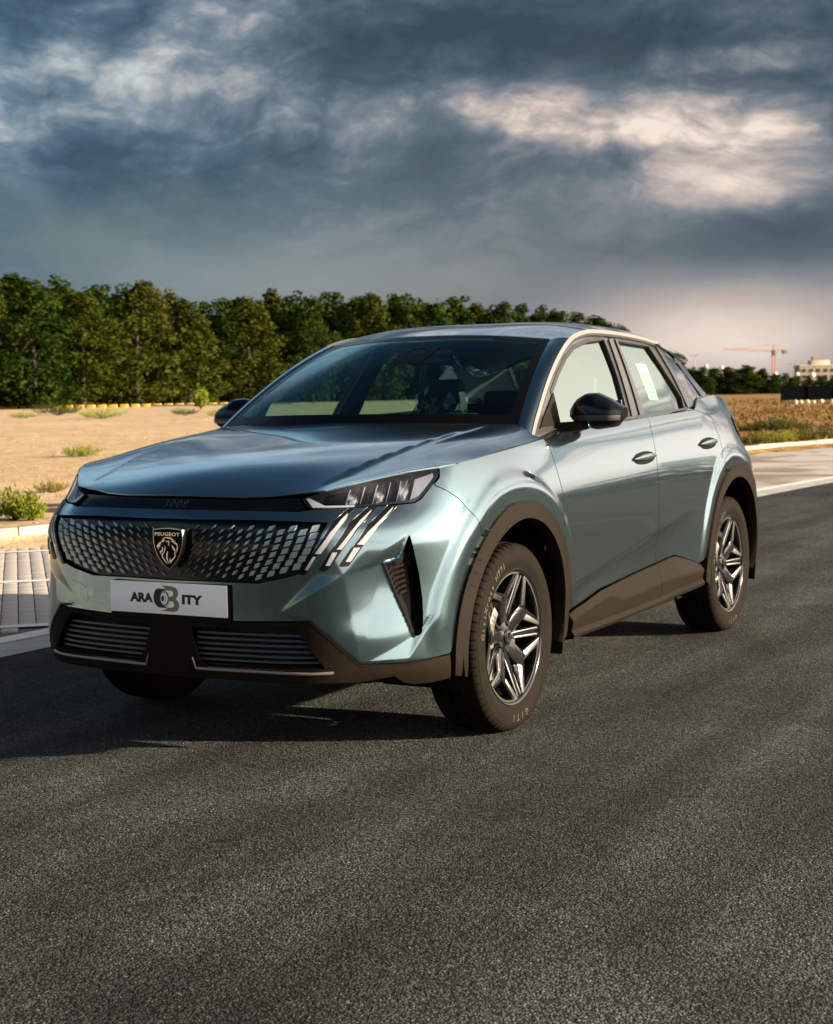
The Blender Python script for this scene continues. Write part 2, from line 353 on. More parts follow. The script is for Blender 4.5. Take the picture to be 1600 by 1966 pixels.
def inset(L,d):
    """shrink a closed 2D loop by d (negative grows)"""
    L=np.asarray(L,float)
    if area2(L)<0:L=L[::-1]
    e=np.roll(L,-1,0)-L;ln=np.linalg.norm(e,axis=1);L=L[ln>1e-6];e=np.roll(L,-1,0)-L;e/=np.linalg.norm(e,axis=1,keepdims=True)
    n=np.stack([-e[:,1],e[:,0]],1);a=np.roll(n,1,0)+n;l2=np.clip((a*a).sum(1),.5,4)
    return L+a*(2*d/l2)[:,None]
def inside(P,L):
    x,y=P[:,0],P[:,1];r=np.zeros(len(P),bool);a=L;b=np.roll(L,-1,0)
    for (x0,y0),(x1,y1) in zip(a,b):
        if y0==y1: continue
        c=((y0>y)!=(y1>y))&(x<(x1-x0)*(y-y0)/(y1-y0)+x0);r^=c
    return r
def corner_round(L,r,n=4,mincos=.94):
    """fillet the corners of a coarse closed loop"""
    L=np.asarray(L,float);o=[];N_=len(L)
    for i in range(N_):
        p,a,b=L[i],L[i-1],L[(i+1)%N_];u=a-p;v=b-p;lu,lv=np.linalg.norm(u),np.linalg.norm(v);u=u/lu;v=v/lv
        if -(u@v)>mincos: o.append(p);continue
        d=min(r,lu*.45,lv*.45);A=p+u*d;B=p+v*d
        for t in np.linspace(0,1,n): o.append((1-t)**2*A+2*t*(1-t)*p+t*t*B)
    return np.array(o)
def triangulate(outer,holes,res):
    outer=resample(outer,res);loops=[outer]+[resample(h,res) for h in holes]
    V=[];E=[]
    for L in loops:
        b=len(V);V+=list(L);E+=[(b+i,b+(i+1)%len(L)) for i in range(len(L))]
    B=np.array(V);lo=outer.min(0);hi=outer.max(0)
    gx=np.arange(lo[0]+res*.37,hi[0],res);gy=np.arange(lo[1]+res*.37,hi[1],res)
    G=np.stack(np.meshgrid(gx,gy,indexing='ij'),-1).reshape(-1,2)
    G=G[inside(G,outer)]
    for h in loops[1:]: G=G[~inside(G,h)]
    # keep off the boundary
    if len(G):
        cell={}
        for i,q in enumerate(B): cell.setdefault((int(q[0]//res),int(q[1]//res)),[]).append(i)
        keep=np.ones(len(G),bool)
        for i,q in enumerate(G):
            cx,cy=int(q[0]//res),int(q[1]//res)
            for a in (-1,0,1):
                for b in (-1,0,1):
                    for k in cell.get((cx+a,cy+b),()):
                        if (q[0]-B[k,0])**2+(q[1]-B[k,1])**2<(.45*res)**2: keep[i]=False
        G=G[keep]
    A=np.r_[B,G]
    vs,es,fs,*_=delaunay_2d_cdt([Vector((float(x),float(y))) for x,y in A],E,[],0,1e-7)
    vs=np.array([(v.x,v.y) for v in vs]);fs=np.array([f for f in fs if len(f)==3])
    c=vs[fs].mean(1);k=inside(c,outer)
    for h in loops[1:]: k&=~inside(c,h)
    return vs,fs[k]
def panel(name,outer,fn,m,parent,holes=(),res=.02,flange=.012,lift=0.,inset_by=0.,hole_inset=0.,**k):
    """sheet over a 2D domain mapped by fn(u,v,lift)->(P,N), with a turned-in edge"""
    if inset_by: outer=inset(outer,inset_by)
    hs=[inset(h,-hole_inset) if hole_inset else np.asarray(h) for h in holes]
    V,F=triangulate(np.asarray(outer),hs,res)
    used=np.unique(F);re=-np.ones(len(V),int);re[used]=np.arange(len(used));V=V[used];F=re[F]
    P,Nn=fn(V[:,0],V[:,1],lift)
    fnrm=np.cross(P[F[:,1]]-P[F[:,0]],P[F[:,2]]-P[F[:,0]])
    fl=(fnrm*Nn[F[:,0]]).sum(1)<0;F[fl]=F[fl][:,::-1]
    faces=[tuple(f) for f in F];ln=[Nn[i] for f in faces for i in f];verts=list(P)
    if flange:
        ed={}
        for f in F:
            for a,b in ((f[0],f[1]),(f[1],f[2]),(f[2],f[0])):
                if (b,a) in ed: ed[(b,a)]=0
                else: ed[(a,b)]=1
        low={};top={}
        def g(i):
            if i not in low:
                top[i]=len(verts);verts.append(P[i]);low[i]=len(verts);verts.append(P[i]-Nn[i]*flange)
            return top[i],low[i]
        for (a,b),q in list(ed.items()):
            if q:
                ta,la=g(a);tb,lb=g(b);faces.append((tb,ta,la,lb))
                n=np.cross(P[b]-P[a],Nn[a]);n/=np.linalg.norm(n)+1e-9
                ln+=[n*.9+Nn[b]*.4,n*.9+Nn[a]*.4,n,n]
    ln=[q/ (np.linalg.norm(q)+1e-9) for q in ln]
    return mk(name,verts,faces,m,parent,lnorm=ln,**k)
def numfn(f,eps=.0025):
    """wrap f(u,v)->P into fn(u,v,lift)->(P,N) with numeric normals (outward side chosen by 'out')"""
    def fn(u,v,lift=0.):
        P=f(u,v);a=f(u+eps,v)-f(u-eps,v);b=f(u,v+eps)-f(u,v-eps);n=np.cross(a,b);n/=np.linalg.norm(n,axis=-1,keepdims=True)+1e-12
        n=n*fn.sign;return P+n*lift,n
    fn.sign=1.;return fn
def wrapfn(side=1):
    def fn(u,v,lift=0.): return wrap(np.asarray(u)*side,v,lift,True)
    return fn
def tps(pts,sym=True,lam=1e-6):
    """smooth height field z(x,y) through scattered points, mirrored in y"""
    A=np.array(pts,float)
    if sym: B=A[abs(A[:,1])>1e-6].copy();B[:,1]*=-1;A=np.r_[A,B]
    n=len(A);d=np.linalg.norm(A[:,None,:2]-A[None,:,:2],axis=2)
    U=lambda r:np.where(r>0,r*r*np.log(r+1e-12),0)
    K=np.zeros((n+3,n+3));K[:n,:n]=U(d)+np.eye(n)*lam;K[:n,n]=1;K[n,:n]=1;K[:n,n+1:n+3]=A[:,:2];K[n+1:n+3,:n]=A[:,:2].T
    w=np.linalg.solve(K,np.r_[A[:,2],0,0,0])
    def f(x,y):
        x=np.asarray(x,float);y=np.asarray(y,float);s=x.shape;q=np.stack([x.ravel(),y.ravel()],1);o=np.empty(len(q))
        for i in range(0,len(q),4000):
            c=q[i:i+4000];o[i:i+4000]=U(np.linalg.norm(c[:,None]-A[None,:,:2],axis=2))@w[:n]+w[n]+c@w[n+1:]
        return o.reshape(s)
    return f
def hit_f(px,py,f,t0=3.,t1=13.):
    """first sign change of f(P)>0 (outside) along the photo ray"""
    v=ray(px,py);t=t0;pv=f(CAM+v*t)
    while t<t1:
        c=f(CAM+v*(t+.02))
        if c<=0<pv:
            a,b=t,t+.02
            for _ in range(30):
                m=(a+b)/2
                if f(CAM+v*m)>0:a=m
                else:b=m
            return CAM+v*b
        pv=c;t+=.02
    return None
def text_mesh(txt,size,depth=0.,font=None,bold=0.,space=1.,shear=0.):
    c=bpy.data.curves.new('lettering','FONT');c.body=txt;c.size=size;c.extrude=depth;c.offset=bold;c.space_character=space;c.shear=shear;c.align_x='CENTER';c.align_y='CENTER';c.resolution_u=3
    o=bpy.data.objects.new('lettering',c);COL.objects.link(o);dg=bpy.context.evaluated_depsgraph_get();dg.update()
    me=bpy.data.meshes.new_from_object(o.evaluated_get(dg));bpy.data.objects.remove(o);bpy.data.curves.remove(c)
    v=np.array([q.co[:] for q in me.vertices]);f=[tuple(p.vertices) for p in me.polygons];bpy.data.meshes.remove(me)
    return v,f
# ---------------------------------------------------------------- the setting
def horizon(px): return 772.2-(px/1600)*26.3
FH=np.array([CD[0],CD[1]]);FH/=np.linalg.norm(FH)
def terr(x,y):
    d=np.asarray(x)*FH[0]+np.asarray(y)*FH[1]
    ky=np.interp(-np.asarray(x),[-60,-14,-3,5.5,15,26.4,38,52,75,140,400],[-10.5,-7.6,-7.05,-6.66,-6.3,-5.8,-3.3,1.2,9.5,40,60])   # kerb line: the road side stays level
    return .62*smooth(14,115,d)*smooth(2,26,ky-np.asarray(y))-.012
def ground_at(px,py):
    """photo pixel -> point on the terrain"""
    v=ray(px,py);t=4.
    while t<900:
        P=CAM+v*t
        if P[2]<=terr(P[0],P[1]): return P
        t*=1.01
    return P
def at_dist(px,d):
    """ground point in the photo column px, d metres ahead of the camera"""
    v=ray(px,horizon(px));v=v/(v@CD);P=CAM+v*d;return np.array([P[0],P[1],float(terr(P[0],P[1]))])
# --- materials
def gnd_mat():
    m,N,b,o=newmat('sand'); tc=N.n('ShaderNodeTexCoord').outputs['Object']
    n1=N.noise(tc,.22,6,.6,.4).outputs['Fac'];n2=N.noise(tc,2.2,8,.65).outputs['Fac'];n3=N.noise(tc,18,6,.7).outputs['Fac'];n4=N.noise(tc,.05,4,.6).outputs['Fac']
    c=N.mix(N.ramp(n2,.35,.68),(.60,.44,.27),(.40,.275,.155)); c=N.mix(N.ramp(n1,.48,.66,0,.7),c,(.64,.48,.30))
    sx=N.n('ShaderNodeSeparateXYZ');N.put(sx.inputs[0],tc)
    # dry orange grass east of the parking bays
    dry=N.math('ADD',N.ramp(N.math('ADD',sx.outputs[1],N.math('MULTIPLY',sx.outputs[0],-.46)),-5,9,0,.95),0.)
    c=N.mix(dry,c,N.mix(N.ramp(n2,.38,.64),(.34,.175,.05),(.13,.07,.028)))
    c=N.mix(N.ramp(n3,.55,.75,0,.55),c,(.16,.105,.06)); N.put(b.inputs['Base Color'],c); b.inputs['Roughness'].default_value=.95; b.inputs['Specular IOR Level'].default_value=.15
    bp=N.n('ShaderNodeBump');bp.inputs['Strength'].default_value=.9;bp.inputs['Distance'].default_value=.12
    N.put(bp.inputs['Height'],N.math('ADD',n2,N.math('MULTIPLY',n3,.35)));N.put(b.inputs['Normal'],bp.outputs[0])
gnd_mat()
def asphalt_mat():
    m,N,b,o=newmat('asphalt'); tc=N.n('ShaderNodeTexCoord').outputs['Object']
    v=N.n('ShaderNodeTexVoronoi',feature='F1');N.put(v.inputs['Vector'],tc);v.inputs['Scale'].default_value=150;v.inputs['Randomness'].default_value=1
    v2=N.n('ShaderNodeTexVoronoi',feature='F1');N.put(v2.inputs['Vector'],tc);v2.inputs['Scale'].default_value=230
    nz=N.noise(tc,42,6,.7).outputs['Fac'];nb=N.noise(tc,1.1,5,.6,.6).outputs['Fac'];nl=N.noise(N.vmath('MULTIPLY',tc,(.16,1.7,1)),1.5,4,.55).outputs['Fac'];nf=N.noise(tc,300,3,.6).outputs['Fac']
    cell=N.n('ShaderNodeSeparateColor');N.put(cell.inputs[0],v.outputs['Color'])
    base=N.mix(N.ramp(cell.outputs[0],.1,.95),(.025,.0275,.0265),(.138,.146,.135))
    base=N.mix(N.ramp(cell.outputs[1],.965,.985),base,(.30,.28,.24))        # pale chippings
    base=N.mix(N.ramp(cell.outputs[2],.975,.99),base,(.085,.05,.025))       # rusty chippings
    base=N.mix(N.ramp(v.outputs['Distance'],.35,.75,0,.75),base,(.014,.015,.0145))
    f=N.math('MULTIPLY',N.ramp(nb,.3,.72,.70,1.25),N.ramp(nl,.32,.7,.66,1.28)); base=N.mix(1.,base,N.comb(f,f,f),'MULTIPLY')
    sy=N.n('ShaderNodeSeparateXYZ');N.put(sy.inputs[0],N.vmath('ADD',tc,N.vmath('MULTIPLY',N.noise(tc,.18,2,.5).outputs['Color'],(0,1.6,0))))
    trk=N.math('SINE',N.math('ADD',N.math('MULTIPLY',sy.outputs[1],3.5),N.math('MULTIPLY',N.math('MULTIPLY',sy.outputs[0],sy.outputs[0]),.012)))      # worn wheel paths
    tf=N.ramp(trk,.2,1.,1.,.82); base=N.mix(1.,base,N.comb(tf,tf,tf),'MULTIPLY')
    oil=N.ramp(N.noise(tc,2.7,3,.5,.3).outputs['Fac'],.70,.76,0,.55); base=N.mix(oil,base,(.013,.013,.013))
    dust=N.ramp(N.noise(N.vmath('MULTIPLY',tc,(.5,1.1,1)),.8,6,.65,.5).outputs['Fac'],.56,.74,0,.30); base=N.mix(dust,base,(.125,.105,.078))
    N.put(b.inputs['Base Color'],base); N.put(b.inputs['Roughness'],N.ramp(nz,.3,.7,.75,.95)); b.inputs['Specular IOR Level'].default_value=.10
    h=N.math('ADD',N.math('MULTIPLY',N.math('SUBTRACT',1.,v.outputs['Distance']),1.0),N.math('ADD',N.math('MULTIPLY',nz,1.5),N.math('MULTIPLY',N.math('SUBTRACT',1.,v2.outputs['Distance']),.35)))
    bp=N.n('ShaderNodeBump');bp.inputs['Strength'].default_value=1.0;bp.inputs['Distance'].default_value=.010;N.put(bp.inputs['Height'],h);N.put(b.inputs['Normal'],bp.outputs[0])
asphalt_mat()
def concrete(name,c1,c2,sc=3.,bump=.3,stain=0.):
    m,N,b,o=newmat(name); tc=N.n('ShaderNodeTexCoord').outputs['Object']
    n=N.noise(tc,sc,7,.62,.3).outputs['Fac'];n2=N.noise(tc,sc*14,4,.6).outputs['Fac']
    c=N.mix(N.ramp(n,.33,.68),c1,c2); c=N.mix(N.ramp(n2,.58,.75,0,.4),c,tuple(q*.5 for q in c2))
    if stain: c=N.mix(N.ramp(N.noise(tc,.5,5,.6,.8).outputs['Fac'],.5,.62,0,stain),c,(.16,.10,.06))
    N.put(b.inputs['Base Color'],c);b.inputs['Roughness'].default_value=.85;b.inputs['Specular IOR Level'].default_value=.25
    bp=N.n('ShaderNodeBump');bp.inputs['Strength'].default_value=bump;bp.inputs['Distance'].default_value=.01;N.put(bp.inputs['Height'],N.math('ADD',n,N.math('MULTIPLY',n2,.5)));N.put(b.inputs['Normal'],bp.outputs[0])
concrete('kerb_stone',(.36,.31,.25),(.25,.21,.17)); concrete('concrete_strip',(.46,.45,.43),(.33,.32,.31)); concrete('paver',(.44,.40,.37),(.34,.31,.29),1.2); concrete('paver_sheet',(.46,.43,.385),(.37,.335,.295),.8,.2,.75)
concrete('joint_sand',(.16,.13,.10),(.10,.08,.06)); concrete('white_paint',(.74,.72,.68),(.60,.58,.55),6.,.2)
simple('yellow_paint',(.62,.36,.03),.7,var=.2,vscale=3); simple('dark_kerb',(.05,.045,.04),.8); simple('pale_stone',(.75,.55,.38),.8,var=.15)
simple('hoarding',(.003,.004,.006),.9,spec=.03); simple('hoarding_blue',(.012,.03,.07),.9,spec=.03); simple('hoarding_white',(.10,.11,.12),.9,spec=.03); simple('hoarding_green',(.006,.05,.022),.9,spec=.03)
simple('building',(.36,.29,.23),.9,var=.15,vscale=.5); simple('building_light',(.62,.52,.42),.9); simple('pane',(.03,.05,.06),.15); simple('crane',(.55,.26,.12),.6); simple('crane_weight',(.22,.20,.14),.8)
simple('lamp_metal',(.30,.27,.25),.6); simple('tank_white',(.85,.78,.68),.6); simple('bark',(.030,.022,.015),.9,var=.3,vscale=6)
def leaf(name,a,b_,sc=.35):
    m,N,b,o=newmat(name); tc=N.n('ShaderNodeTexCoord').outputs['Object'];oi=N.n('ShaderNodeObjectInfo').outputs['Random']
    n=N.noise(tc,sc,4,.6).outputs['Fac'];n2=N.noise(tc,sc*9,2,.5).outputs['Fac']
    c=N.mix(N.ramp(n,.35,.65),a,b_);f=N.math('MULTIPLY',N.ramp(n2,.25,.75,.6,1.35),N.ramp(oi,0,1,.8,1.2,smooth=False))
    N.put(b.inputs['Base Color'],N.mix(1.,c,N.comb(f,f,f),'MULTIPLY'));b.inputs['Roughness'].default_value=.8;b.inputs['Specular IOR Level'].default_value=.06
    tr=N.n('ShaderNodeBsdfTranslucent');N.put(tr.inputs[0],N.mix(.5,c,(.10,.13,.01)));mx=N.n('ShaderNodeMixShader');mx.inputs[0].default_value=.18
    N.t.links.new(b.outputs[0],mx.inputs[1]);N.t.links.new(tr.outputs[0],mx.inputs[2]);N.t.links.new(mx.outputs[0],o.inputs[0])
leaf('leaf_dark',(.010,.025,.003),(.026,.046,.004)); leaf('leaf_olive',(.022,.034,.003),(.042,.046,.004)); leaf('leaf_brown',(.052,.042,.009),(.040,.036,.008))
leaf('shrub_green',(.13,.17,.02),(.22,.24,.03),3.); leaf('shrub_dry',(.26,.20,.05),(.20,.17,.04),3.); leaf('shrub_dark',(.035,.05,.012),(.06,.06,.015),3.)
# --- ground sheet
def big_ground():
    # rings around the site, reaching the horizon
    R=[0,2,4,7,11,16,24,35,50,70,95,125,165,220,300,420,600,900,1400,2200,3600,5200];A=96;v=[(0,0,-.012)];f=[]
    for r in R[1:]:
        for k in range(A):
            a=2*math.pi*k/A;x=r*math.cos(a);y=r*math.sin(a);v.append((x,y,float(terr(x,y))))
    for k in range(A): f.append((0,1+k,1+(k+1)%A))
    for i in range(len(R)-2):
        for k in range(A): f.append((1+i*A+k,1+(i+1)*A+k,1+(i+1)*A+(k+1)%A,1+i*A+(k+1)%A))
    return mk('ground',v,f,'sand',None,True,kind='structure')
big_ground()
# road: edge polylines (x along the road)
EDGE=np.array([(60,-3.6),(25,-2.75),(8,-2.35),(-.5,-2.2),(-7,-2.05),(-12.9,-1.93),(-16.3,-1.76),(-22,-1.2),(-30,-.1),(-45,3.2),(-70,11),(-110,28)])
def strip(name,A,B,z,m,**k):
    v=[(x,y,z) for x,y in A]+[(x,y,z) for x,y in B];n=len(A);return mk(name,v,[(i,i+1,n+i+1,n+i) for i in range(n-1)],m,None,False,**k)
e=cspline(EDGE,14)
def off(e,d):
    t=np.gradient(e,axis=0);t/=np.linalg.norm(t,axis=1,keepdims=True);return e+np.stack([-t[:,1],t[:,0]],1)*d
strip('road',off(e,0)[::-1],off(e,-30)[::-1],0.,'asphalt',kind='structure')
strip('concrete_edging',off(e,-.01),off(e,.47),.004,'concrete_strip',kind='structure')
strip('edge_line',off(e,.30),off(e,.46),.008,'white_paint',kind='structure')
KERB=np.array([(40,-9.2),(14,-7.6),(3,-7.05),(-5.55,-6.66),(-15,-6.3),(-26.4,-5.8),(-30.3,-5.15),(-38,-3.3),(-52,1.2),(-75,9.5)])
kb=cspline(KERB,14)
ei=e[(e[:,0]<31)&(e[:,0]>-60)];ki=kb[(kb[:,0]<31)&(kb[:,0]>-60)]
def interp_n(P,n):
    s=np.r_[0,np.cumsum(np.linalg.norm(np.diff(P,axis=0),axis=1))];q=np.linspace(0,s[-1],n);return np.stack([np.interp(q,s,P[:,0]),np.interp(q,s,P[:,1])],1)
pav=strip('pavement',interp_n(off(e,.46)[(e[:,0]<31)&(e[:,0]>-60)],40),interp_n(ki,40),.0,'paver_sheet',kind='structure')
# individual pavers (20 x 10 cm, laid at 45 degrees) where the bays meet the road edge
a_=np.array([.735,.678]);b_=np.array([-.678,.735]);org=np.array([-2.135,-3.577])
def in_bay(P,m=.1):
    ye=np.interp(-P[0],-e[:,0],e[:,1]);yk=np.interp(-P[0],-kb[:,0],kb[:,1]);return yk+m<P[1]<ye-.47-m
cand=[]
for i in range(-45,60):
    for j in range(-75,90):
        P=org+a_*(i*.2)+b_*((j+.5)*.1)
        if not in_bay(P): continue
        q=proj((P[0],P[1],.01));cand.append((0 if (-25<q[0]<135 and 1030<q[1]<1225) else 1,np.hypot(P[0]+2.2,P[1]+3.6),P))
cand.sort(key=lambda c:(c[0],c[1]))
pm=MB().box((0,0,.0),(.193,.093,.02));po=pm.build('paver','paver',None,bevel=.004);pd=po.data;bpy.data.objects.remove(po)
ang=math.atan2(a_[1],a_[0])
for c in cand[:300]:
    o=link('paver',pd,pav);o.location=(c[2][0],c[2][1],random.uniform(.0,.003));o.rotation_euler=(random.gauss(0,.004),random.gauss(0,.004),ang)
rest=MB();Rm=np.array([[math.cos(ang),-math.sin(ang),0],[math.sin(ang),math.cos(ang),0],[0,0,1]])
for c in cand[300:9000]: rest.box((c[2][0],c[2][1],random.uniform(0,.003)),(.193,.093,.02),Rm)
ro=rest.build('paver_field','paver',pav);ro['kind']='stuff'
mj=strip('joint_bed',[(c[0],c[1]) for c in interp_n(off(e,.475)[(e[:,0]<9)&(e[:,0]>-13)],20)],[(c[0],c[1]) for c in interp_n(kb[(kb[:,0]<9)&(kb[:,0]>-13)],20)],.004,'joint_sand');mj.parent=pav;mj['kind']='stuff'
# painted bay lines
for k in range(-4,8):
    mid=np.array([-2.911,-4.459])+a_*(-2.28*k)*1.0
    L=[mid+b_*t for t in np.linspace(-9,9,181)];L=[p for p in L if in_bay(p,.02)]
    if len(L)<2: continue
    A,B=L[0],L[-1];w=a_*.055
    mk('bay_line',[(*(A-w),.0165),(*(B-w),.0165),(*(B+w),.0165),(*(A+w),.0165)],[(0,1,2,3)],'white_paint',None,kind='structure')
# kerb stones
kr=link('kerb',None,None,label='pale concrete kerb between the paved bays and the sandy lot',category='kerb')
ks=np.r_[0,np.cumsum(np.linalg.norm(np.diff(kb,axis=0),axis=1))]
ko=MB().box((0,0,.055),(.985,.16,.19)).build('kerb_stone','kerb_stone',kr,bevel=.02);kd=ko.data;bpy.data.objects.remove(ko)
for q in np.arange(8,ks[-1]-1,1.0):
    p=np.array([np.interp(q,ks,kb[:,0]),np.interp(q,ks,kb[:,1])]);p2=np.array([np.interp(q+.5,ks,kb[:,0]),np.interp(q+.5,ks,kb[:,1])])
    o=link('kerb_stone',kd,kr);t=p2-p;o.location=(p[0],p[1],random.uniform(-.008,.004));o.rotation_euler=(0,0,math.atan2(t[1],t[0])+random.gauss(0,.006))
# sand drifted against the kerb foot
def drift():
    v=[];f=[]
    P=interp_n(kb[(kb[:,0]<12)&(kb[:,0]>-45)],160);t=np.gradient(P,axis=0);t/=np.linalg.norm(t,axis=1,keepdims=True);n=np.stack([-t[:,1],t[:,0]],1)
    if n[0,1]<0:n=-n
    for i,p in enumerate(P):
        w=.22+.16*math.sin(i*.7)*math.sin(i*.31)+random.random()*.12
        for j,(d,h) in enumerate(((.05,.07),(.16,.045),(w+.12,.02),(w+.22,.003))): q=p+n[i]*d;v.append((q[0],q[1],h*(.8+.4*random.random())))
    f=[(i*4+j,(i+1)*4+j,(i+1)*4+j+1,i*4+j+1) for i in range(159) for j in range(3)]
    o=mk('sand_drift',v,f,'sand',None,True,label='orange sand drifted against the foot of the kerb',category='sand');o['kind']='stuff'
drift()
# --- foliage
def leaf_cloud(centres,radii,per,size,squash=1.,up=.25):
    """leaf-sized quads over many small clumps"""
    V=[];F=[]
    for c,r in zip(centres,radii):
        n=max(6,int(per*(r/np.mean(radii))**2))
        d=RNG.normal(size=(n,3));d/=np.linalg.norm(d,axis=1,keepdims=True);rr=r*(.55+.5*RNG.random(n)**.6)
        p=c+d*rr[:,None]*np.array([1,1,squash]);nn=d+RNG.normal(size=(n,3))*.55+[0,0,up];nn/=np.linalg.norm(nn,axis=1,keepdims=True)
        a=np.cross(nn,RNG.normal(size=(n,3)));a/=np.linalg.norm(a,axis=1,keepdims=True);b=np.cross(nn,a)
        s=size*(.6+.8*RNG.random(n))[:,None];q=np.stack([p-a*s,p-b*s*.7,p+a*s,p+b*s*.7],1)
        base=len(V)*1
        V.append(q.reshape(-1,3))
    V=np.concatenate(V);n=len(V)//4;return V,[(4*i,4*i+1,4*i+2,4*i+3) for i in range(n)]
def tree_proto(seed,h,w):
    rs=np.random.default_rng(seed);C=[];R=[]
    for i in range(95):
        t=rs.random()**.85;zz=h*(.015+.945*t);env=w*(.62+.45*math.sin(math.pi*min(1,t*1.02+.12)**.8))*(1-.55*max(0,t-.72)/.28)
        a=rs.random()*6.283;q=math.sqrt(rs.random())*env;C.append((q*math.cos(a),q*math.sin(a),zz));R.append(w*(.26+.24*rs.random())*(1-.35*t))
    for i in range(3): C.append((rs.normal()*.25*w,rs.normal()*.25*w,h*(.96+.05*rs.random())));R.append(w*.2)
    V,F=leaf_cloud(np.array(C),np.array(R),62,h*.0135)
    cr=bpy.data.meshes.new('crown');cr.from_pydata(V.tolist(),[],F)
    m=MB();m.tube([(0,0,-.3),(.1,0,h*.3),(0,.1,h*.6),(.1,.05,h*.9)],[.32,.25,.16,.05],8)
    for k in range(5):
        a=k*1.3;z0=h*(.25+.1*k);m.tube([(0,0,z0),(w*.45*math.cos(a),w*.45*math.sin(a),z0+h*.12)],[.12,.04],6)
    to=m.build('trunk','bark',None,True);td=to.data;bpy.data.objects.remove(to);return cr,td
PROTO=[tree_proto(11+i,18.,2.9+.35*(i%3)) for i in range(6)]
CROWNS={}
def crown_mesh(i,m):
    if (i,m) not in CROWNS:
        c=PROTO[i][0].copy();c.materials.clear();c.materials.append(mat(m));CROWNS[(i,m)]=c
    return CROWNS[(i,m)]
def tree(P,h,i,m,rot,wide,name,label,group):
    t=link(name,None,None,label=label,category='tree',group=group);t.location=tuple(P);s=h/18.;t.scale=(s*wide,s*wide,s);t.rotation_euler=(0,0,rot)
    link('crown',crown_mesh(i,m),t);link('trunk',PROTO[i][1],t);return t
# the wood behind the lot: front row read off its ragged skyline, further rows behind fill it
TOP=[(-160,520),(-110,548),(-60,530),(-10,540),(20,532),(65,540),(95,556),(125,540),(160,560),(195,553),(225,572),(265,545),(300,562),(335,562),(365,580),(400,585),(440,578),(480,575),(527,562),(560,568),(600,572),(640,566),(680,575),(720,567),(765,570),(800,573),(840,582),(880,574),(920,588),(960,585),(1000,588),(1040,592),(1075,598),(1110,603),(1145,610),(1175,622),(1200,630)]
for k,(px,py) in enumerate(TOP):
    d=155+120*smooth(0,1250,px)+12*math.sin(k*2.1);P=at_dist(px,d);h=(horizon(px)-py)/CF*d+CAM[2]-P[2]
    brown=px in (265,300,335,365,480);m='leaf_brown' if px in (300,335) else ('leaf_olive' if (brown or k%5==3) else 'leaf_dark')
    tree(P,h,k%6,m,k*1.7,1.35+.35*((k*37)%10)/10,'roadside_tree',{'leaf_brown':'tall browning tree in the wood behind the sandy lot','leaf_olive':'tall olive green tree in the wood behind the sandy lot','leaf_dark':'tall dark green tree in the wood behind the sandy lot'}[m],'trees of the wood, %s'%m.split('_')[1])
for k in range(46):
    px=-170+k*31;d=163+120*smooth(0,1250,px)+5*(k%3);P=at_dist(px,d);ty=np.interp(px,[q[0] for q in TOP],[q[1] for q in TOP])+26+10*math.sin(k*3.3)
    h=(horizon(px)-ty)/CF*d+CAM[2]-P[2];m='leaf_olive' if k%6==2 else 'leaf_dark'
    tree(P,h,(k*5+2)%6,m,k*2.3,1.8,'roadside_tree','tall olive green tree in the wood behind the sandy lot' if m=='leaf_olive' else 'tall dark green tree in the wood behind the sandy lot','trees of the wood, %s'%m.split('_')[1])
# low trees on the far side of the dry field
for k in range(34):
    px=1235+k*13+5*math.sin(k*2.7);d=250+10*math.sin(k*1.9);P=at_dist(px,d);ty=np.interp(px,[1230,1330,1400,1440,1480,1540,1620,1680],[700,708,708,704,716,724,722,720])+3*math.sin(k*4.1)
    h=(horizon(px)-ty)/CF*d+CAM[2]-P[2];tree(P,max(h,2.),k%6,'leaf_dark' if k%4 else 'leaf_olive',k*1.1,2.4,'field_tree','low dark tree in the belt across the dry grass field','low trees across the field')
# trees beyond the bend of the road, mirrored in the car's flank
for k in range(18):
    x=-116+2.5*math.sin(k*2.2)+k*.6;y=-2+k*4.6+1.5*math.sin(k*1.3);tree((x,y,float(terr(x,y))),7.5+1.2*math.sin(k*2.9),k%6,'leaf_dark',k*.9,2.6,'hedge_tree','rounded dark tree beyond the bend of the road','trees beyond the road bend')
# --- shrubs
def shrub(P,w,h,m,label,seed,name='desert_shrub'):
    """tussock of thin upright twigs with small leaves, on a short woody base"""
    rs=np.random.default_rng(seed);V=[];F=[];S=MB()
    for k in range(170):
        a=rs.random()*6.283;q=math.sqrt(rs.random());bx=q*.30*w*math.cos(a);by=q*.30*w*math.sin(a);ln=h*(.55+.5*rs.random())*(1.05-.45*q)
        tip=np.array([bx+q*.26*w*math.cos(a)+rs.normal()*.04*w,by+q*.26*w*math.sin(a)+rs.normal()*.04*w,ln])
        for j in range(9):
            t=.15+.85*(j+rs.random())/9;p=np.array([bx,by,0])*(1-t)+tip*t;d=rs.normal(size=3);d[2]=abs(d[2])+1.2;d/=np.linalg.norm(d);s=np.cross(d,rs.normal(size=3));s/=np.linalg.norm(s);L=h*.13;W=h*.022
            b=len(V);V+=[p,p+d*L*.5+s*W,p+d*L,p+d*L*.5-s*W];F.append((b,b+1,b+2,b+3))
        if k%9==0:S.tube([(0,0,-.02),tip*.7],[h*.02,h*.008],5)
    t=link(name,None,None,label=label,category='shrub');t.location=tuple(P);mk('foliage',V,F,m,t);S.build('stem','bark',t);return t
shrub(ground_at(28,1000),.58,.42,'shrub_green','bright yellow green leafy shrub growing just behind the kerb',1)
shrub(ground_at(60,1001),.34,.28,'shrub_green','small yellow green shrub leaning out of the larger kerbside shrub',31)
shrub(ground_at(158,878),.92,.33,'shrub_green','lone green shrub in the middle of the sandy lot',2)
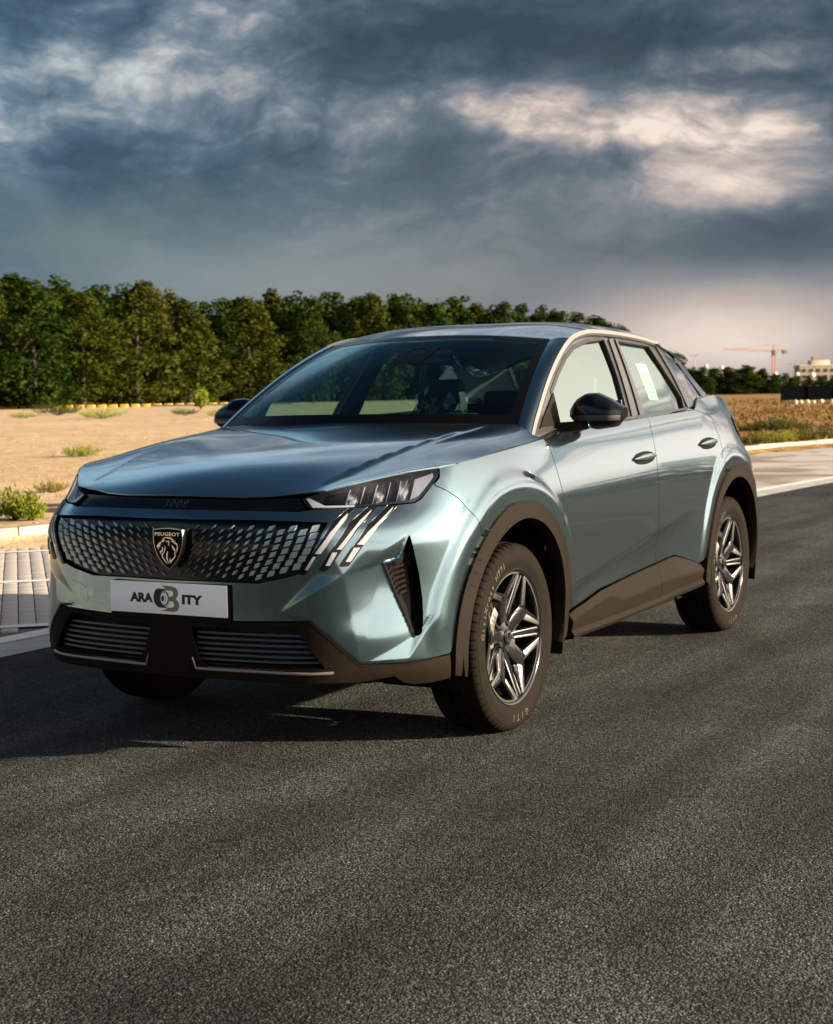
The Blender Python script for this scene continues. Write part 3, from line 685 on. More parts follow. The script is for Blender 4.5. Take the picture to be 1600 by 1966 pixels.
shrub(ground_at(98,946),.50,.20,'shrub_dry','low dry shrub on the sand behind the kerbside shrub',3)
for n,(px,py,w,h,m,lb) in enumerate([(110,797,3.4,.85,'shrub_dark','dark shrub at the far edge of the sandy lot'),(195,804,2.6,.62,'shrub_green','low green shrub at the far edge of the sandy lot'),(45,803,1.6,.40,'shrub_green','small green tuft at the left far edge of the sandy lot'),(355,797,1.6,.45,'shrub_dark','small dark shrub near the painted kerb'),(425,799,1.8,.45,'shrub_green','green tuft on the sand beside the far door mirror'),(385,785,1.1,1.7,'shrub_green','young pale green sapling in front of the wood')]):
    shrub(ground_at(px,py),w,h,m,lb,20+n)
for n,(px,py,w,h,m,lb) in enumerate([(1487,829,1.5,.55,'shrub_dark','dark bush in the dry grass below the black banner'),(1445,829,1.2,.32,'shrub_dark','flat dark bush beside the car tail in the dry grass'),(1535,824,1.0,.3,'shrub_dark','small dark bush in the dry grass'),(1495,850,1.1,.33,'shrub_green','green bush beside the kerb across the road'),(1575,843,1.3,.36,'shrub_dark','broad dark bush beside the kerb across the road'),(1545,846,.8,.26,'shrub_dark','little bush between two larger ones at the kerb'),(1443,853,.7,.25,'shrub_dark','little dark bush at the kerb near the car tail')]):
    shrub(ground_at(px,py),w,h,m,lb,60+n)
# dry grass tufts on the field (uncountable)
def tufts():
    V=[];F=[]
    for k in range(2000):
        px=RNG.uniform(1380,1660);py=RNG.uniform(768,862)**1.0;P=ground_at(px,py) if k%8==0 else None
        if P is not None: last=P
        c=last+np.array([RNG.normal()*3,RNG.normal()*3,0]);c[2]=terr(c[0],c[1])
        if -7.5<c[1]-np.interp(-c[0],-kb[:,0],kb[:,1])<.6 and False: continue
        if c[1]>np.interp(-c[0],-kb[:,0],kb[:,1])-.3: continue
        h=.05+.13*RNG.random();a=RNG.random()*6.28;d=np.array([math.cos(a),math.sin(a),0])*.05
        for j in range(3):
            t=np.array([RNG.normal()*.08,RNG.normal()*.08,h]);b=len(V);V+=[c-d,c+d,c+t];F.append((b,b+1,b+2));d=np.array([-d[1],d[0],0])
    return mk('dry_grass',V,F,'shrub_dry_grass',None,label='orange dry grass covering the field across the road',category='grass',kind='stuff')
leaf('shrub_dry_grass',(.24,.13,.035),(.15,.08,.025),.6); tufts()
# --- yellow and black painted kerb in front of the wood
for k in range(27):
    px=-60+k*21.3;P=at_dist(px,147+10*smooth(0,500,px));
    MB().box((0,0,0),(.74,.5,.34)).build('painted_kerb_block','yellow_paint',None,bevel=.04,label='yellow painted block of the striped kerb before the wood',category='kerb block',group='yellow kerb blocks').location=(P[0],P[1],P[2]+.12)
bo=[o for o in COL.objects if o.name.startswith('painted_kerb_block')]
for o in bo: o.rotation_euler=(0,0,math.atan2(_R.y,_R.x))
A=at_dist(-90,147.4);B=at_dist(560,157.4);m=MB();t=(B-A);L=np.linalg.norm(t);Rz=math.atan2(t[1],t[0])
m.box(((A+B)/2+[0,0,.03]),(L,.4,.3),[[math.cos(Rz),-math.sin(Rz),0],[math.sin(Rz),math.cos(Rz),0],[0,0,1]]).build('dark_kerb','dark_kerb',None,label='long dark low kerb in front of the wood, under the yellow blocks',category='kerb')
# --- black banner fence with boulders in front
def frame(px,d):
    P=at_dist(px,d);c=math.atan2(_R.y,_R.x);return P,np.array([math.cos(c),math.sin(c),0])
P0,rx=frame(1500,92);wb=8.
fr=link('banner_fence',None,None,label='long low black banner fence across the dry field',category='fence');n_=np.cross(rx,[0,0,1])
for k in range(5):
    b=MB();q=P0+rx*(k*1.62);b.prism([q+[0,0,.16],q+rx*1.60+[0,0,.16],q+rx*1.60+[0,0,.96],q+[0,0,.96]],n_*.04).build('banner_panel','hoarding',fr)
for k in range(6):
    q=P0+rx*(k*1.62-.01)+n_*.06;MB().tube([q,q+[0,0,.98]],.025,8).build('post','hoarding',fr)
for a,b_2,z0,z1,mm in ((.28,.62,.40,.72,'hoarding_white'),(.78,1.38,.36,.86,'hoarding_blue'),(1.85,2.05,.55,.8,'hoarding_green'),(2.4,4.2,.46,.52,'hoarding_green')):
    q=P0-n_*.006;MB().prism([q+rx*a+[0,0,z0],q+rx*b_2+[0,0,z0],q+rx*(b_2-.1)+[0,0,z1],q+rx*(a+.08)+[0,0,z1]],n_*.003).build('print','%s'%mm,fr)
for k,(px,s) in enumerate(((1528,.24),(1539,.22),(1551,.24),(1563,.2),(1578,.24),(1598,.24))):
    P,_=frame(px,89);bm=bmesh.new();bmesh.ops.create_icosphere(bm,subdivisions=2,radius=s*.6)
    for v in bm.verts:v.co*=1+random.uniform(-.14,.14)
    me=bpy.data.meshes.new('boulder');bm.to_mesh(me);bm.free();me.materials.append(mat('pale_stone'));o=link('boulder',me,None,label='pale rounded boulder at the foot of the black banner fence',category='boulder',group='boulders by the banner');o.location=(P[0],P[1],P[2]+s*.3)
# --- far skyline: crane, building, tanks, lamp posts
def far(px,py,d):
    v=ray(px,py);v=v/(v@CD);return CAM+v*d
d=1000.;c0=at_dist(1486,d);top=far(1486,672,d)[2];ang2=math.atan2(_R.y,_R.x)
ct=link('tower_crane',None,None,label='orange tower crane rising behind the low trees',category='crane');ct.location=tuple(c0);ct.rotation_euler=(0,0,ang2);H=top-c0[2]
def lattice(a,b,w,n):
    m=MB();a=np.array(a,float);b=np.array(b,float);t=b-a;u=np.cross(t,[0,1,0]);u/=np.linalg.norm(u);v=np.array([0,1.,0]);cs=[(u*i+v*j)*w/2 for i in(-1,1) for j in(-1,1)]
    for c in cs:m.tube([a+c,b+c],w*.09,5)
    for k in range(n):
        p=a+t*k/n;q=a+t*(k+1)/n
        for i,j in((0,1),(1,3),(3,2),(2,0)):m.tube([p+cs[i],q+cs[j]],w*.055,4)
    return m
lattice((0,0,0),(0,0,H),2.0,14).build('mast','crane',ct);lattice((0,0,H-.6),(-32,0,H+.9),1.2,18).build('jib','crane',ct);lattice((0,0,H-.3),(8,0,H-.6),1.2,5).build('counter_jib','crane',ct)
MB().box((7,0,H-1.2),(3.4,1.6,2.6)).build('counterweight','crane_weight',ct,bevel=.1);MB().box((.2,-1,H-1.8),(2.2,2.2,3.4)).build('cab','crane_weight',ct,bevel=.1);lattice((0,0,H),(0,0,H+3.6),1.0,3).build('tower_head','crane',ct)
m=MB();m.tube([(0,0,H+3.5),(-24,0,H+1.2)],.12,5);m.tube([(0,0,H+3.5),(7,0,H)],.12,5);m.build('tie_bar','crane',ct)
d=760.;b0=at_dist(1536,d);hh=far(1536,703,d)[2]-b0[2];bl=link('apartment_block',None,None,label='pale concrete building with rooftop blocks beyond the trees',category='building');bl.location=tuple(b0);bl.rotation_euler=(0,0,ang2)
MB().box((11,6,hh/2),(22,12,hh)).build('wall','building',bl);MB().box((10.5,5,hh+1.4),(9,7,2.8)).build('roof_block','building_light',bl,bevel=.05);MB().box((8.0,3,hh+3.6),(2.6,3,1.8)).build('stair_tower','building',bl)
for i in range(6):
    for j in range(3): MB().box((2.2+i*3.5,-.05,hh*.30+j*hh*.26),(1.4,.3,1.5)).build('window','pane',bl)
MB().box((11,5.9,hh+.3),(22.2,12.2,.5)).build('parapet','building_light',bl)
for px,py,dd,r in ((1489,718,300,.48),(1531,718,300,.42),(1560,720,300,.62),(1356,703,330,.45),(1386,706,330,.5)):
    q=far(px,py,dd);gz=float(terr(q[0],q[1]));t=link('water_tank',None,None,label={1489:'white water tank at the foot of the tower crane',1531:'small white water tank between the tower crane and the pale building',1560:'large white water tank in front of the pale building',1356:'white water tank above the low trees beside the lamp post',1386:'white water tank above the low trees, second from the lamp post'}[px],category='tank');t.location=(q[0],q[1],gz)
    bm=bmesh.new();bmesh.ops.create_uvsphere(bm,u_segments=14,v_segments=10,radius=r)
    for v in bm.verts:v.co.z=v.co.z*.85+q[2]-gz
    me=bpy.data.meshes.new('tank_body');bm.to_mesh(me);bm.free();me.materials.append(mat('tank_white'));me.polygons.foreach_set('use_smooth',[True]*len(me.polygons));link('tank_body',me,t)
    MB().tube([(0,0,0),(0,0,q[2]-gz-r*.7)],.09,8).build('mast','lamp_metal',t)
for px,py,dd in ((1335,682,330),(1524,699,330)):
    q=far(px,py,dd);gz=float(terr(q[0],q[1]));t=link('lamp_post',None,None,label='thin lamp post with a double head above the %s'%('low trees next to the car roof' if px<1400 else 'white tanks'),category='lamp post');t.location=(q[0],q[1],gz);t.rotation_euler=(0,0,ang2);h=q[2]-gz
    MB().tube([(0,0,0),(0,0,h)],[.12,.07],8).build('pole','lamp_metal',t)
    for s in(-1,1): MB().box((s*.55,0,h),(.9,.25,.16)).build('lamp_head','lamp_metal',t,bevel=.03)
# rail on the sand left of the car
P=ground_at(78,985);m=MB();m.box((0,0,.06),(.9,.09,.035)).box((0,0,.0),(.9,.12,.05));o=m.build('rail_offcut','dark_kerb',None,bevel=.005,label='short dark metal rail lying on the sand behind the kerb',category='rail');o.location=tuple(P+np.array([0,0,.03]));o.rotation_euler=(0,0,ang2)

# pebbles and dead weeds scattered over the sandy lot (uncountable)
def scatter():
    V=[];F=[];W=[];G=[]
    for k in range(1100):
        P=ground_at(RNG.uniform(-60,470),830+160*RNG.random()**1.2) if k%3==0 else P+np.array([RNG.normal()*1.2,RNG.normal()*1.2,0]);P[2]=terr(P[0],P[1])
        if P[1]>np.interp(-P[0],-kb[:,0],kb[:,1])-.2: continue
        r=.008+.016*RNG.random()**3;b=len(V);V+=[P+[r,0,0],P+[-.6*r,.8*r,0],P+[-.6*r,-.8*r,0],P+[RNG.normal()*.2*r,0,r*.9]];F+=[(b,b+1,b+3),(b+1,b+2,b+3),(b+2,b,b+3)]
        if k%4==0:
            for j in range(7):
                d=RNG.normal(size=3)*.05;d[2]=.05+.09*RNG.random();q=P+[RNG.normal()*.03,RNG.normal()*.03,0];b=len(W);W+=[q-[.004,0,0],q+[.004,0,0],q+d];G.append((b,b+1,b+2))
    mk('loose_stones',V,F,'kerb_stone',None,label='small loose stones scattered over the sandy lot',category='stones',kind='stuff');mk('dead_weeds',W,G,'shrub_dry_grass',None,label='thin dead weeds scattered over the sandy lot',category='weeds',kind='stuff')
scatter()
# ---------------------------------------------------------------- the car
# paint and trim
def paint_mat():
    m,N,b,o=newmat('paint'); tc=N.n('ShaderNodeTexCoord').outputs['Object']
    fl=N.noise(tc,2600,1,.5).outputs['Fac']
    c=N.mix(N.ramp(fl,.3,.7),(.140,.228,.262),(.182,.280,.312)); N.put(b.inputs['Base Color'],c)
    b.inputs['Metallic'].default_value=.97; b.inputs['Roughness'].default_value=.15; b.inputs['Coat Weight'].default_value=1.; b.inputs['Coat Roughness'].default_value=.02; b.inputs['Coat IOR'].default_value=1.5
paint_mat()
simple('black_gloss',(.005,.006,.007),.10,spec=.28); simple('black_plastic',(.0098,.0070,.0040),.62,spec=.07,bump=.25,bscale=900,var=.1); simple('black_matt',(.012,.012,.012),.7); simple('under',(.006,.006,.006),.9,spec=.1)
simple('dark_slat',(.035,.045,.048),.35); simple('seal',(.008,.008,.008),.45); simple('trim_grey',(.032,.031,.030),.3,coat=.5,spec=.4); simple('satin_silver',(.24,.212,.20),.34,.4); simple('satin_dark',(.16,.17,.18),.3,.9); simple('frit',(.003,.003,.003),.25,spec=.12); simple('chrome',(.80,.79,.77),.10,1.); simple('dark_chrome',(.10,.105,.11),.22,1.)
simple('chip',(.30,.37,.38),.35,.35,coat=.5); simple('reflector',(.55,.57,.58),.12,1.); simple('led_white',(.30,.32,.34),.22,coat=.2); simple('amber',(.8,.3,.05),.3)
simple('plate_white',(.90,.91,.92),.35,coat=.3); simple('plate_black',(.012,.012,.012),.5); simple('plate_brown',(.22,.155,.095),.45); simple('plate_grey',(.35,.33,.31),.4)
simple('badge_metal',(.78,.73,.62),.28,1.); simple('seat_fabric',(.035,.038,.040),.8,bump=.2,bscale=400); simple('headliner',(.13,.13,.125),.9); simple('dash_plastic',(.022,.023,.025),.6,bump=.2,bscale=500); simple('screen',(.006,.008,.011),.12)
simple('label_white',(.62,.64,.62),.5); simple('label_green',(.10,.45,.14),.5); simple('label_yellow',(.80,.62,.08),.5); simple('label_red',(.70,.12,.06),.5); simple('label_grey',(.25,.27,.28),.5)
def glass_mat(name,tint,f0=.05,pw=5.,rough=0.,gc=(1,1,1)):
    m,N,b,o=newmat(name);N.t.nodes.remove(b);tr=N.n('ShaderNodeBsdfTransparent');tr.inputs[0].default_value=(*tint,1);gl=N.n('ShaderNodeBsdfGlossy');gl.inputs['Roughness'].default_value=rough;gl.inputs[0].default_value=(*gc,1)
    g=N.n('ShaderNodeNewGeometry');d=N.n('ShaderNodeVectorMath',operation='DOT_PRODUCT');N.put(d.inputs[0],g.outputs['Normal']);N.put(d.inputs[1],g.outputs['Incoming'])
    c=N.math('SUBTRACT',1.,N.math('ABSOLUTE',d.outputs['Value']),clamp=True);F=N.math('ADD',N.math('MULTIPLY',N.math('POWER',c,pw),1-f0),f0,clamp=True)
    mx=N.n('ShaderNodeMixShader');N.put(mx.inputs[0],F);N.t.links.new(tr.outputs[0],mx.inputs[1]);N.t.links.new(gl.outputs[0],mx.inputs[2]);N.t.links.new(mx.outputs[0],o.inputs[0])
glass_mat('windscreen_glass',(.46,.72,.72),.045,5.,0.,(.75,.95,1.)); glass_mat('side_glass',(.60,.82,.74),.25,3.,0.,(.82,1.,.92)); glass_mat('privacy_glass',(.30,.36,.35),.30,3.); glass_mat('lamp_glass',(.93,.95,.96),.05)

car=link('parked_car',None,None,label='blue grey metallic fastback crossover car with black cladding parked on the asphalt',category='car')
WL,WR=wrapfn(1),wrapfn(-1)
def both(name,loop,m,parent=None,**k):
    """the same panel on the left and the right side"""
    pr=parent if isinstance(parent,(list,tuple)) else (parent or car,)*2
    return [panel(name,loop,fn,m,q,**k) for fn,q in ((WL,pr[0]),(WR,pr[1]))]
def sz(L): return hits(L)
def mirror_loop(half):
    """half loop from the front centre line (s=0) round to the centre line again -> full loop"""
    h=np.asarray(half);r=h[::-1].copy();r[:,0]*=-1
    r=r[(np.abs(r[:,0])>1e-6)];return np.r_[h,r]
# ---- traced lines (photo pixels) turned into body coordinates (s,z)
archF=sz([(861.9,1291),(867,1248),(873,1205),(886,1141),(905,1070),(925.6,1017.5),(940,997),(957.5,980),(978,967),(1002.5,961),(1018,963),(1032.5,970.6),(1058.75,1002.5),(1075.6,1047.5),(1085,1103.75),(1087,1178.75)])
def circ_loop(cx,cz,r0,z_lo,a0=None,n=40,sq=1.0):
    """arch line as an arc of radius r0 about a wheel centre, ending at height z_lo"""
    th=np.linspace(math.pi-math.asin((z_lo-cz)/r0) if False else math.pi+.0,0,n);return th
sF=s_of_x(0.014);sR=s_of_x(-2.722)
def arch(sc,cz,r,zlo,n=44,kx=1.0):
    a0=math.asin(np.clip((zlo-cz)/r,-1,1));th=np.linspace(math.pi-a0,a0,n)
    return np.stack([sc+kx*r*np.cos(th),cz+r*np.sin(th)],1)
AF_out=arch(sF,.392,.492,.30);AF_pan=arch(sF,.392,.480,.30);AR_pan=arch(sR,.400,.480,.33);AF_in=arch(sF+.006,.385,.432,.285);AR_out=arch(sR,.400,.492,.33);AR_in=arch(sR,.392,.436,.30)
doorF=sz([(1088.5,1175.5),(1088,1100),(1087,1030),(1084,985),(1079.5,940),(1069,901),(1057,862),(1047,845)])
cutB=sz([(1261,1150),(1260,1105),(1259.5,1060),(1263,1030),(1265,1012),(1266,965),(1265.5,931),(1263,900),(1260,874),(1253.5,838),(1249,820),(1243,803)])
cutR=sz([(1366,800),(1373.5,820),(1380,834),(1384,847),(1387,862),(1388,880)])
belt=sz([(1047,845),(1080,828),(1140,817),(1208,806),(1243,800),(1290,793),(1333,786)])
hoodside=sz([(843,897.5),(880,888),(930,874),(980,860),(1042,841)])
lamp=sz([(579,957),(625,941),(678.8,929),(769.4,908),(842,898.5),(842,916),(828,936),(809,956),(796.6,964),(751,968.8),(678.8,973),(602.6,976.5),(591.7,974)])
cutFB=sz([(833,931),(855,941),(880,957),(905,984),(921,1010)])
# close helper lines
zb_f=belt[0];SILL_Z=.405
def ifn(L,s): o=np.argsort(L[:,0]);return np.interp(s,L[o,0],L[o,1])
def ifz(L,z): o=np.argsort(L[:,1]);return np.interp(z,L[o,1],L[o,0])
# arch points as seen by the neighbouring panels
af=AF_pan;i_top=int(np.argmax(af[:,1]))
zcut=.805
front_arc=af[:i_top+1];rear_arc=af[i_top:]
join=front_arc[np.argmin(np.hypot(*(front_arc-cutFB[-1]).T))]
jidx=int(np.argmin(np.hypot(*(af-join).T)))
# ---- bumper facets (added to the surface before any panel is cut)
fA=hit(597,1192);fB=hit(659,1104);fC=hit(736.5,1081);fD=hit(797,1223);fE=hit(690,1275);fF=hit(781,1270);fG=hit(811,1220);fT1=hit(704.8,1086.3);fT2=hit(785,1022);fT3=hit(763.4,1076);fH=hit(700,1046);fK=hit(812,1150)
fV=[(*fA,.004),(*fB,.010),(*fC,-.010),(*fD,-.009),(*fE,.006),(*fF,.007),(*fG,.003),(*fT1,.004),(*fT2,.0),(*fT3,-.018),(fA[0]-.12,fA[1]+.02,0),(fB[0]-.10,fB[1],0),(fG[0]+.10,fG[1],0),(fE[0],fE[1]-.08,0),(fF[0]+.1,fF[1],0),(fB[0]-.05,fB[1]+.09,0),(fT1[0]+.01,fT1[1]+.07,0),(fG[0]+.07,fG[1]+.10,0)]
add_facets(fV,[(0,1,4),(1,2,4),(1,7,2),(2,3,4),(3,5,4),(3,6,5),(7,8,9),(7,9,2),(10,11,1),(10,1,0),(11,15,1),(15,16,1),(1,16,7),(16,8,7),(3,17,6),(6,17,14),(6,14,5)]);finish_surface()
# ---- bumper skin
def lift_of(px): return px
g_half=np.r_[[[0,.862]],sz([(365,997),(430,997.5),(492,998.5),(567.5,1000.75),(630,1003)]),sz([(604,1052),(583,1100),(550,1110),(496,1121)]),[[.18,.652],[0,.650]]]
g_half[0,1]=g_half[1,1]+.002
grille_loop=mirror_loop(g_half)
lamp_low=lamp[[8,9,10,11,12]]          # outer -> inner
ztop=lamp[11,1]-.006
top_half=np.r_[[[0,.898],[.25,.897],[lamp[12,0]-.03,.895]],lamp_low[::-1][1:]-[0,.004],[lamp[7]-[0,.004]],cutFB[:1]-[.004,.0]]
top_half=top_half[np.argsort(top_half[:,0])]
intake_top=[[fA[0],fA[1]],[.30,.520],[0,.516]]
bump_half=np.r_[top_half,cutFB[1:-1],af[:jidx+1][::-1][(af[:jidx+1][::-1][:,1]>hit(863.5,1254)[1])],[hit(863.5,1254)],[hit(779,1272)],[hit(690,1275)],[fA],[[.30,.520],[0,.516]]]
bump_loop=mirror_loop(bump_half)
vent=corner_round(sz([(736.5,1081.4),(764,1077),(786,1024),(797,1065),(805,1101),(811.4,1146.5),(813,1179),(812,1211),(808,1219),(798,1222),(794,1218)]),.012,3)
ventR=vent*[-1,1]
bumper=panel('bumper',bump_loop,WL,'paint',car,holes=[grille_loop,vent,ventR],res=.0072,flange=0)
# vent pocket with louvres
for q,nm in ((vent,1),(ventR,-1)):
    vb=panel('air_curtain_vent',inset(q,-.004),WL,'black_gloss',car,res=.02,flange=.0,lift=-.045)
    rv=resample(q,.012);Pa=wrap(rv[:,0],rv[:,1],-.001);Pb=wrap(rv[:,0],rv[:,1],-.046);nv=len(rv);mk('vent_wall',np.r_[Pa,Pb],[(i,(i+1)%nv,nv+(i+1)%nv,nv+i) for i in range(nv)],'under',vb)
    for k in range(6):
        z=fC[1]-.018-.0175*k;s0=ifz(np.array([fC,fD]),z)+.018;s1=fT3[0]+.03+.002*k
        lv=np.array([(s0,z),(s1,z+.010),(s1,z+.001),(s0,z-.009)])*[nm,1];panel('louvre',lv,WL,'black_plastic',vb,res=.03,flange=.02,lift=-.012)
# ---- lower bumper (black) with the two intakes, silver blades
lowz=.262
low_half=np.r_[[[0,.512],[.30,.516]],[fA-[0,.004]],[hit(690,1277)],[hit(779,1274.5)],[hit(863,1256.5)],[hit(864,1300)],[hit(828,1309)],[hit(795,1312)],[hit(775,1309)],[hit(757,1297)],[hit(690,1309)],[hit(624,1311)],[[.41,.312],[.11,.314],[0,.313]]]
inh=corner_round(np.r_[[[.085,.490],[.30,.497]],[hit(566,1203)],[hit(626,1284)],[hit(596,1289)],[hit(396,1281)],[hit(383,1262)]],.012,3)
low_loop=mirror_loop(low_half)
lower=panel('lower_bumper',low_loop,WL,'black_plastic',car,holes=[inh,inh*[-1,1]],res=.014,flange=.008,lift=.004)
# undertray sweeping back and down behind the lower edge
v=[];ss=np.linspace(-.80,.80,33)
for s in ss:
    a=wrap(s,.322,-.012);v+=[a,a*[.86,.93,0]+[0,0,.305],(.38,a[1]*.85,.225),(.30,a[1]*.85,.25)]
mk('undertray',v,[(i*4+j,(i+1)*4+j,(i+1)*4+j+1,i*4+j+1) for i in range(32) for j in range(3)],'under',car)
for sgn in (1,-1):
    q=inh*[sgn,1];bk=panel('intake',inset(q,-.006),WL,'black_matt',car,res=.03,flange=0,lift=-.07)
    zt,zl=inh[:,1].max(),inh[:,1].min()
    for k in range(7):
        z=.472-.0185*k
        s1=ifz(np.array([hit(566,1203),hit(626,1284)]),z)-.008;s0=.098
        v=[];f=[]
        ss=np.linspace(s0,s1,26)
        for i,s in enumerate(ss):
            dzz=.0018*math.sin(i*2.2)
            for dz_,lf in ((.0045,-.030),(.0035,-.018),(-.0035,-.018),(-.0045,-.030)):
                v.append(wrap(s*sgn,z+dz_+.006*(s-.3),lf))
        f=[(i*4+j,(i+1)*4+j,(i+1)*4+(j+1)%4,i*4+(j+1)%4) for i in range(25) for j in range(4)]
        mk('slat',v,f,'dark_slat',bk) if 'dark_slat' in MATS else None
    cl=[hit(372,1262),hit(378,1282),hit(490,1288.5),hit(600,1293.5),hit(641,1291)];v=[]
    for s,z in resample(np.array(cl),.03,False):
        for dz_,lf in ((.010,-.022),(.0035,.006),(-.001,.0105),(-.006,.006)): v.append(wrap(s*sgn,z+dz_,lf))
    nn_=len(v)//4;mk('silver_blade',v,[(i*4+j,(i+1)*4+j,(i+1)*4+j+1,i*4+j+1) for i in range(nn_-1) for j in range(3)],'satin_silver',car,True)
    # shelf behind the blade
    sh=[];ss=np.linspace(.11,hit(620,1288)[0],14)
    zl_=np.interp(ss,[.1,.56],[hit(383,1284)[1],hit(600,1292)[1]])
    v=[];
    for s,z in zip(ss,zl_): v+= [wrap(s*sgn,z+.012,.004),wrap(s*sgn,z+.030,-.06)]
    mk('intake_shelf',v,[(2*i,2*i+1,2*i+3,2*i+2) for i in range(13)],'black_plastic',bk)
pl=np.array([(-.075,.497),(.075,.497),(.082,.345),(-.082,.345)]);panel('centre_pillar',pl,WL,'black_plastic',lower,res=.03,flange=.02,lift=.006)
# tow hook cover outline on the right half
tw=np.array([(-.50,.632),(-.405,.612),(-.39,.552),(-.48,.552)])
for a,b in zip(tw,np.roll(tw,-1,0)):
    pass
panel('tow_hook_cover',corner_round(tw,.02,4),WL,'paint',bumper,res=.015,flange=.004,lift=.0012)
# ---- grille: gloss back panel and floating chips that grow towards the lamps
gb=panel('grille',inset(grille_loop,-.004),WL,'black_gloss',car,res=.025,flange=0,lift=-.016)
gmin,gmax=grille_loop[:,1].min(),grille_loop[:,1].max();chips=0
gin=inset(grille_loop,.004)
rowdz=.0262
for sgn in (1,-1):
    for i in range(15):
        f0=(i+1)/15.;w=.0075+.0225*f0**1.7;h=.0055+.0150*f0**1.3
        sc0=.078+.0345*i+.00028*i*i
        for j in range(11):
            z=gmax-.012-j*rowdz-(rowdz/2 if i%2 else 0)
            t=(gmax-z)/(gmax-gmin)
            s=sc0-.10*t**2*(.35+.9*f0)-.010*t      # columns lean in like the claws
            if z<gmin+.004: continue
            sk=.010+.004*f0
            q=np.array([(s-w/2+sk*.35,z+h/2-.004*(1-f0)),(s+w/2+sk*.35,z+h/2+.004),(s+w/2-sk*.35,z-h/2+.004*(1-f0)),(s-w/2-sk*.35,z-h/2-.004)])
            if s-w/2<.068 and t<.80: continue
            if not inside(q*[sgn,1],gin).all(): continue
            Pq,_=WL(q[:,0]*sgn,q[:,1],-.006);Pb,_=WL(q[:,0]*sgn,q[:,1],-.015)
            mk('grille_chip',np.r_[Pq,Pb],[(0,1,2,3) if sgn<0 else (3,2,1,0)]+[(k,k+4,(k+1)%4+4,(k+1)%4) for k in range(4)],'chip',gb);chips+=1
# ---- black strip with the model number, under the bonnet edge
st_half=np.array([[0,.940],[.25,.940],[lamp[0,0]-.012,.944],[lamp[12,0]-.012,lamp[12,1]-.002],[.25,.9005],[0,.9015]])
strip_o=panel('nose_strip',mirror_loop(st_half),WL,'black_gloss',car,res=.02,flange=.02,lift=-.014)
v,f=text_mesh('3008',.036,.0006,space=1.25,shear=.25,bold=-.0006)
def onwrap(v,s0,z0,lift,sgn=1,kx=1.,rot=0.):
    # text x runs to the viewer's right; seen from the front the viewer's right is +y (car's left)
    x=v[:,0]*kx;y=v[:,1];return np.array([wrap(s0+a,z0+b,lift+c) for a,b,c in zip(x,y,v[:,2])])
mk('model_number',onwrap(v,-.015,.922,-.0125,kx=1.25),f,'satin_dark',strip_o)
# ---- claws: three light bars each side
CLAW=[([(668,977.5),(636.6,1004),(602,1060),(575.6,1104),(583,1104.5),(590,1099),(628,1035),(652,1004),(682,977)],[(667.5,987),(655,998.5),(634,1023),(605,1063),(616,1063.5),(645,1022),(666,995)],[(601,1069),(586,1094),(591.5,1094.5),(607,1069)]),
 ([(705,975),(669,1005),(640,1050),(612,1094),(617,1097.5),(629,1096),(663,1048),(690,1012),(724,974)],[(713,980),(691,1000),(672.5,1022),(646,1055),(655.5,1055.5),(684,1016),(712,983)],[(638,1061),(625.5,1086),(633.5,1086.5),(647.5,1061)]),
 ([(743,972),(703.75,1009.7),(676,1050),(650.6,1086),(655,1089),(669.4,1087),(700.6,1042.5),(728,1008),(763,972)],[(755,974),(732,997),(707,1021),(685,1045.5),(697.5,1046),(728,1008),(753,979)],[(679,1052),(663,1078.5),(672.5,1079),(691,1051.5)])]
for sgn in (1,-1):
    for blk,up,lo in CLAW:
        q=corner_round(sz(blk),.006,3)*[sgn,1];c=panel('light_claw',q,WL,'black_gloss',car,res=.012,flange=.006,lift=.003)
        for seg in (up,lo): panel('light_bar',sz(seg)*[sgn,1],WL,'led_white',c,res=.012,flange=.004,lift=.0065)
        e=sz(blk[:3]);ed=np.r_[e,(e+[.0022,.0012])[::-1]]*[sgn,1];panel('bright_edge',ed,WL,'chrome',c,res=.01,flange=.003,lift=.0055)
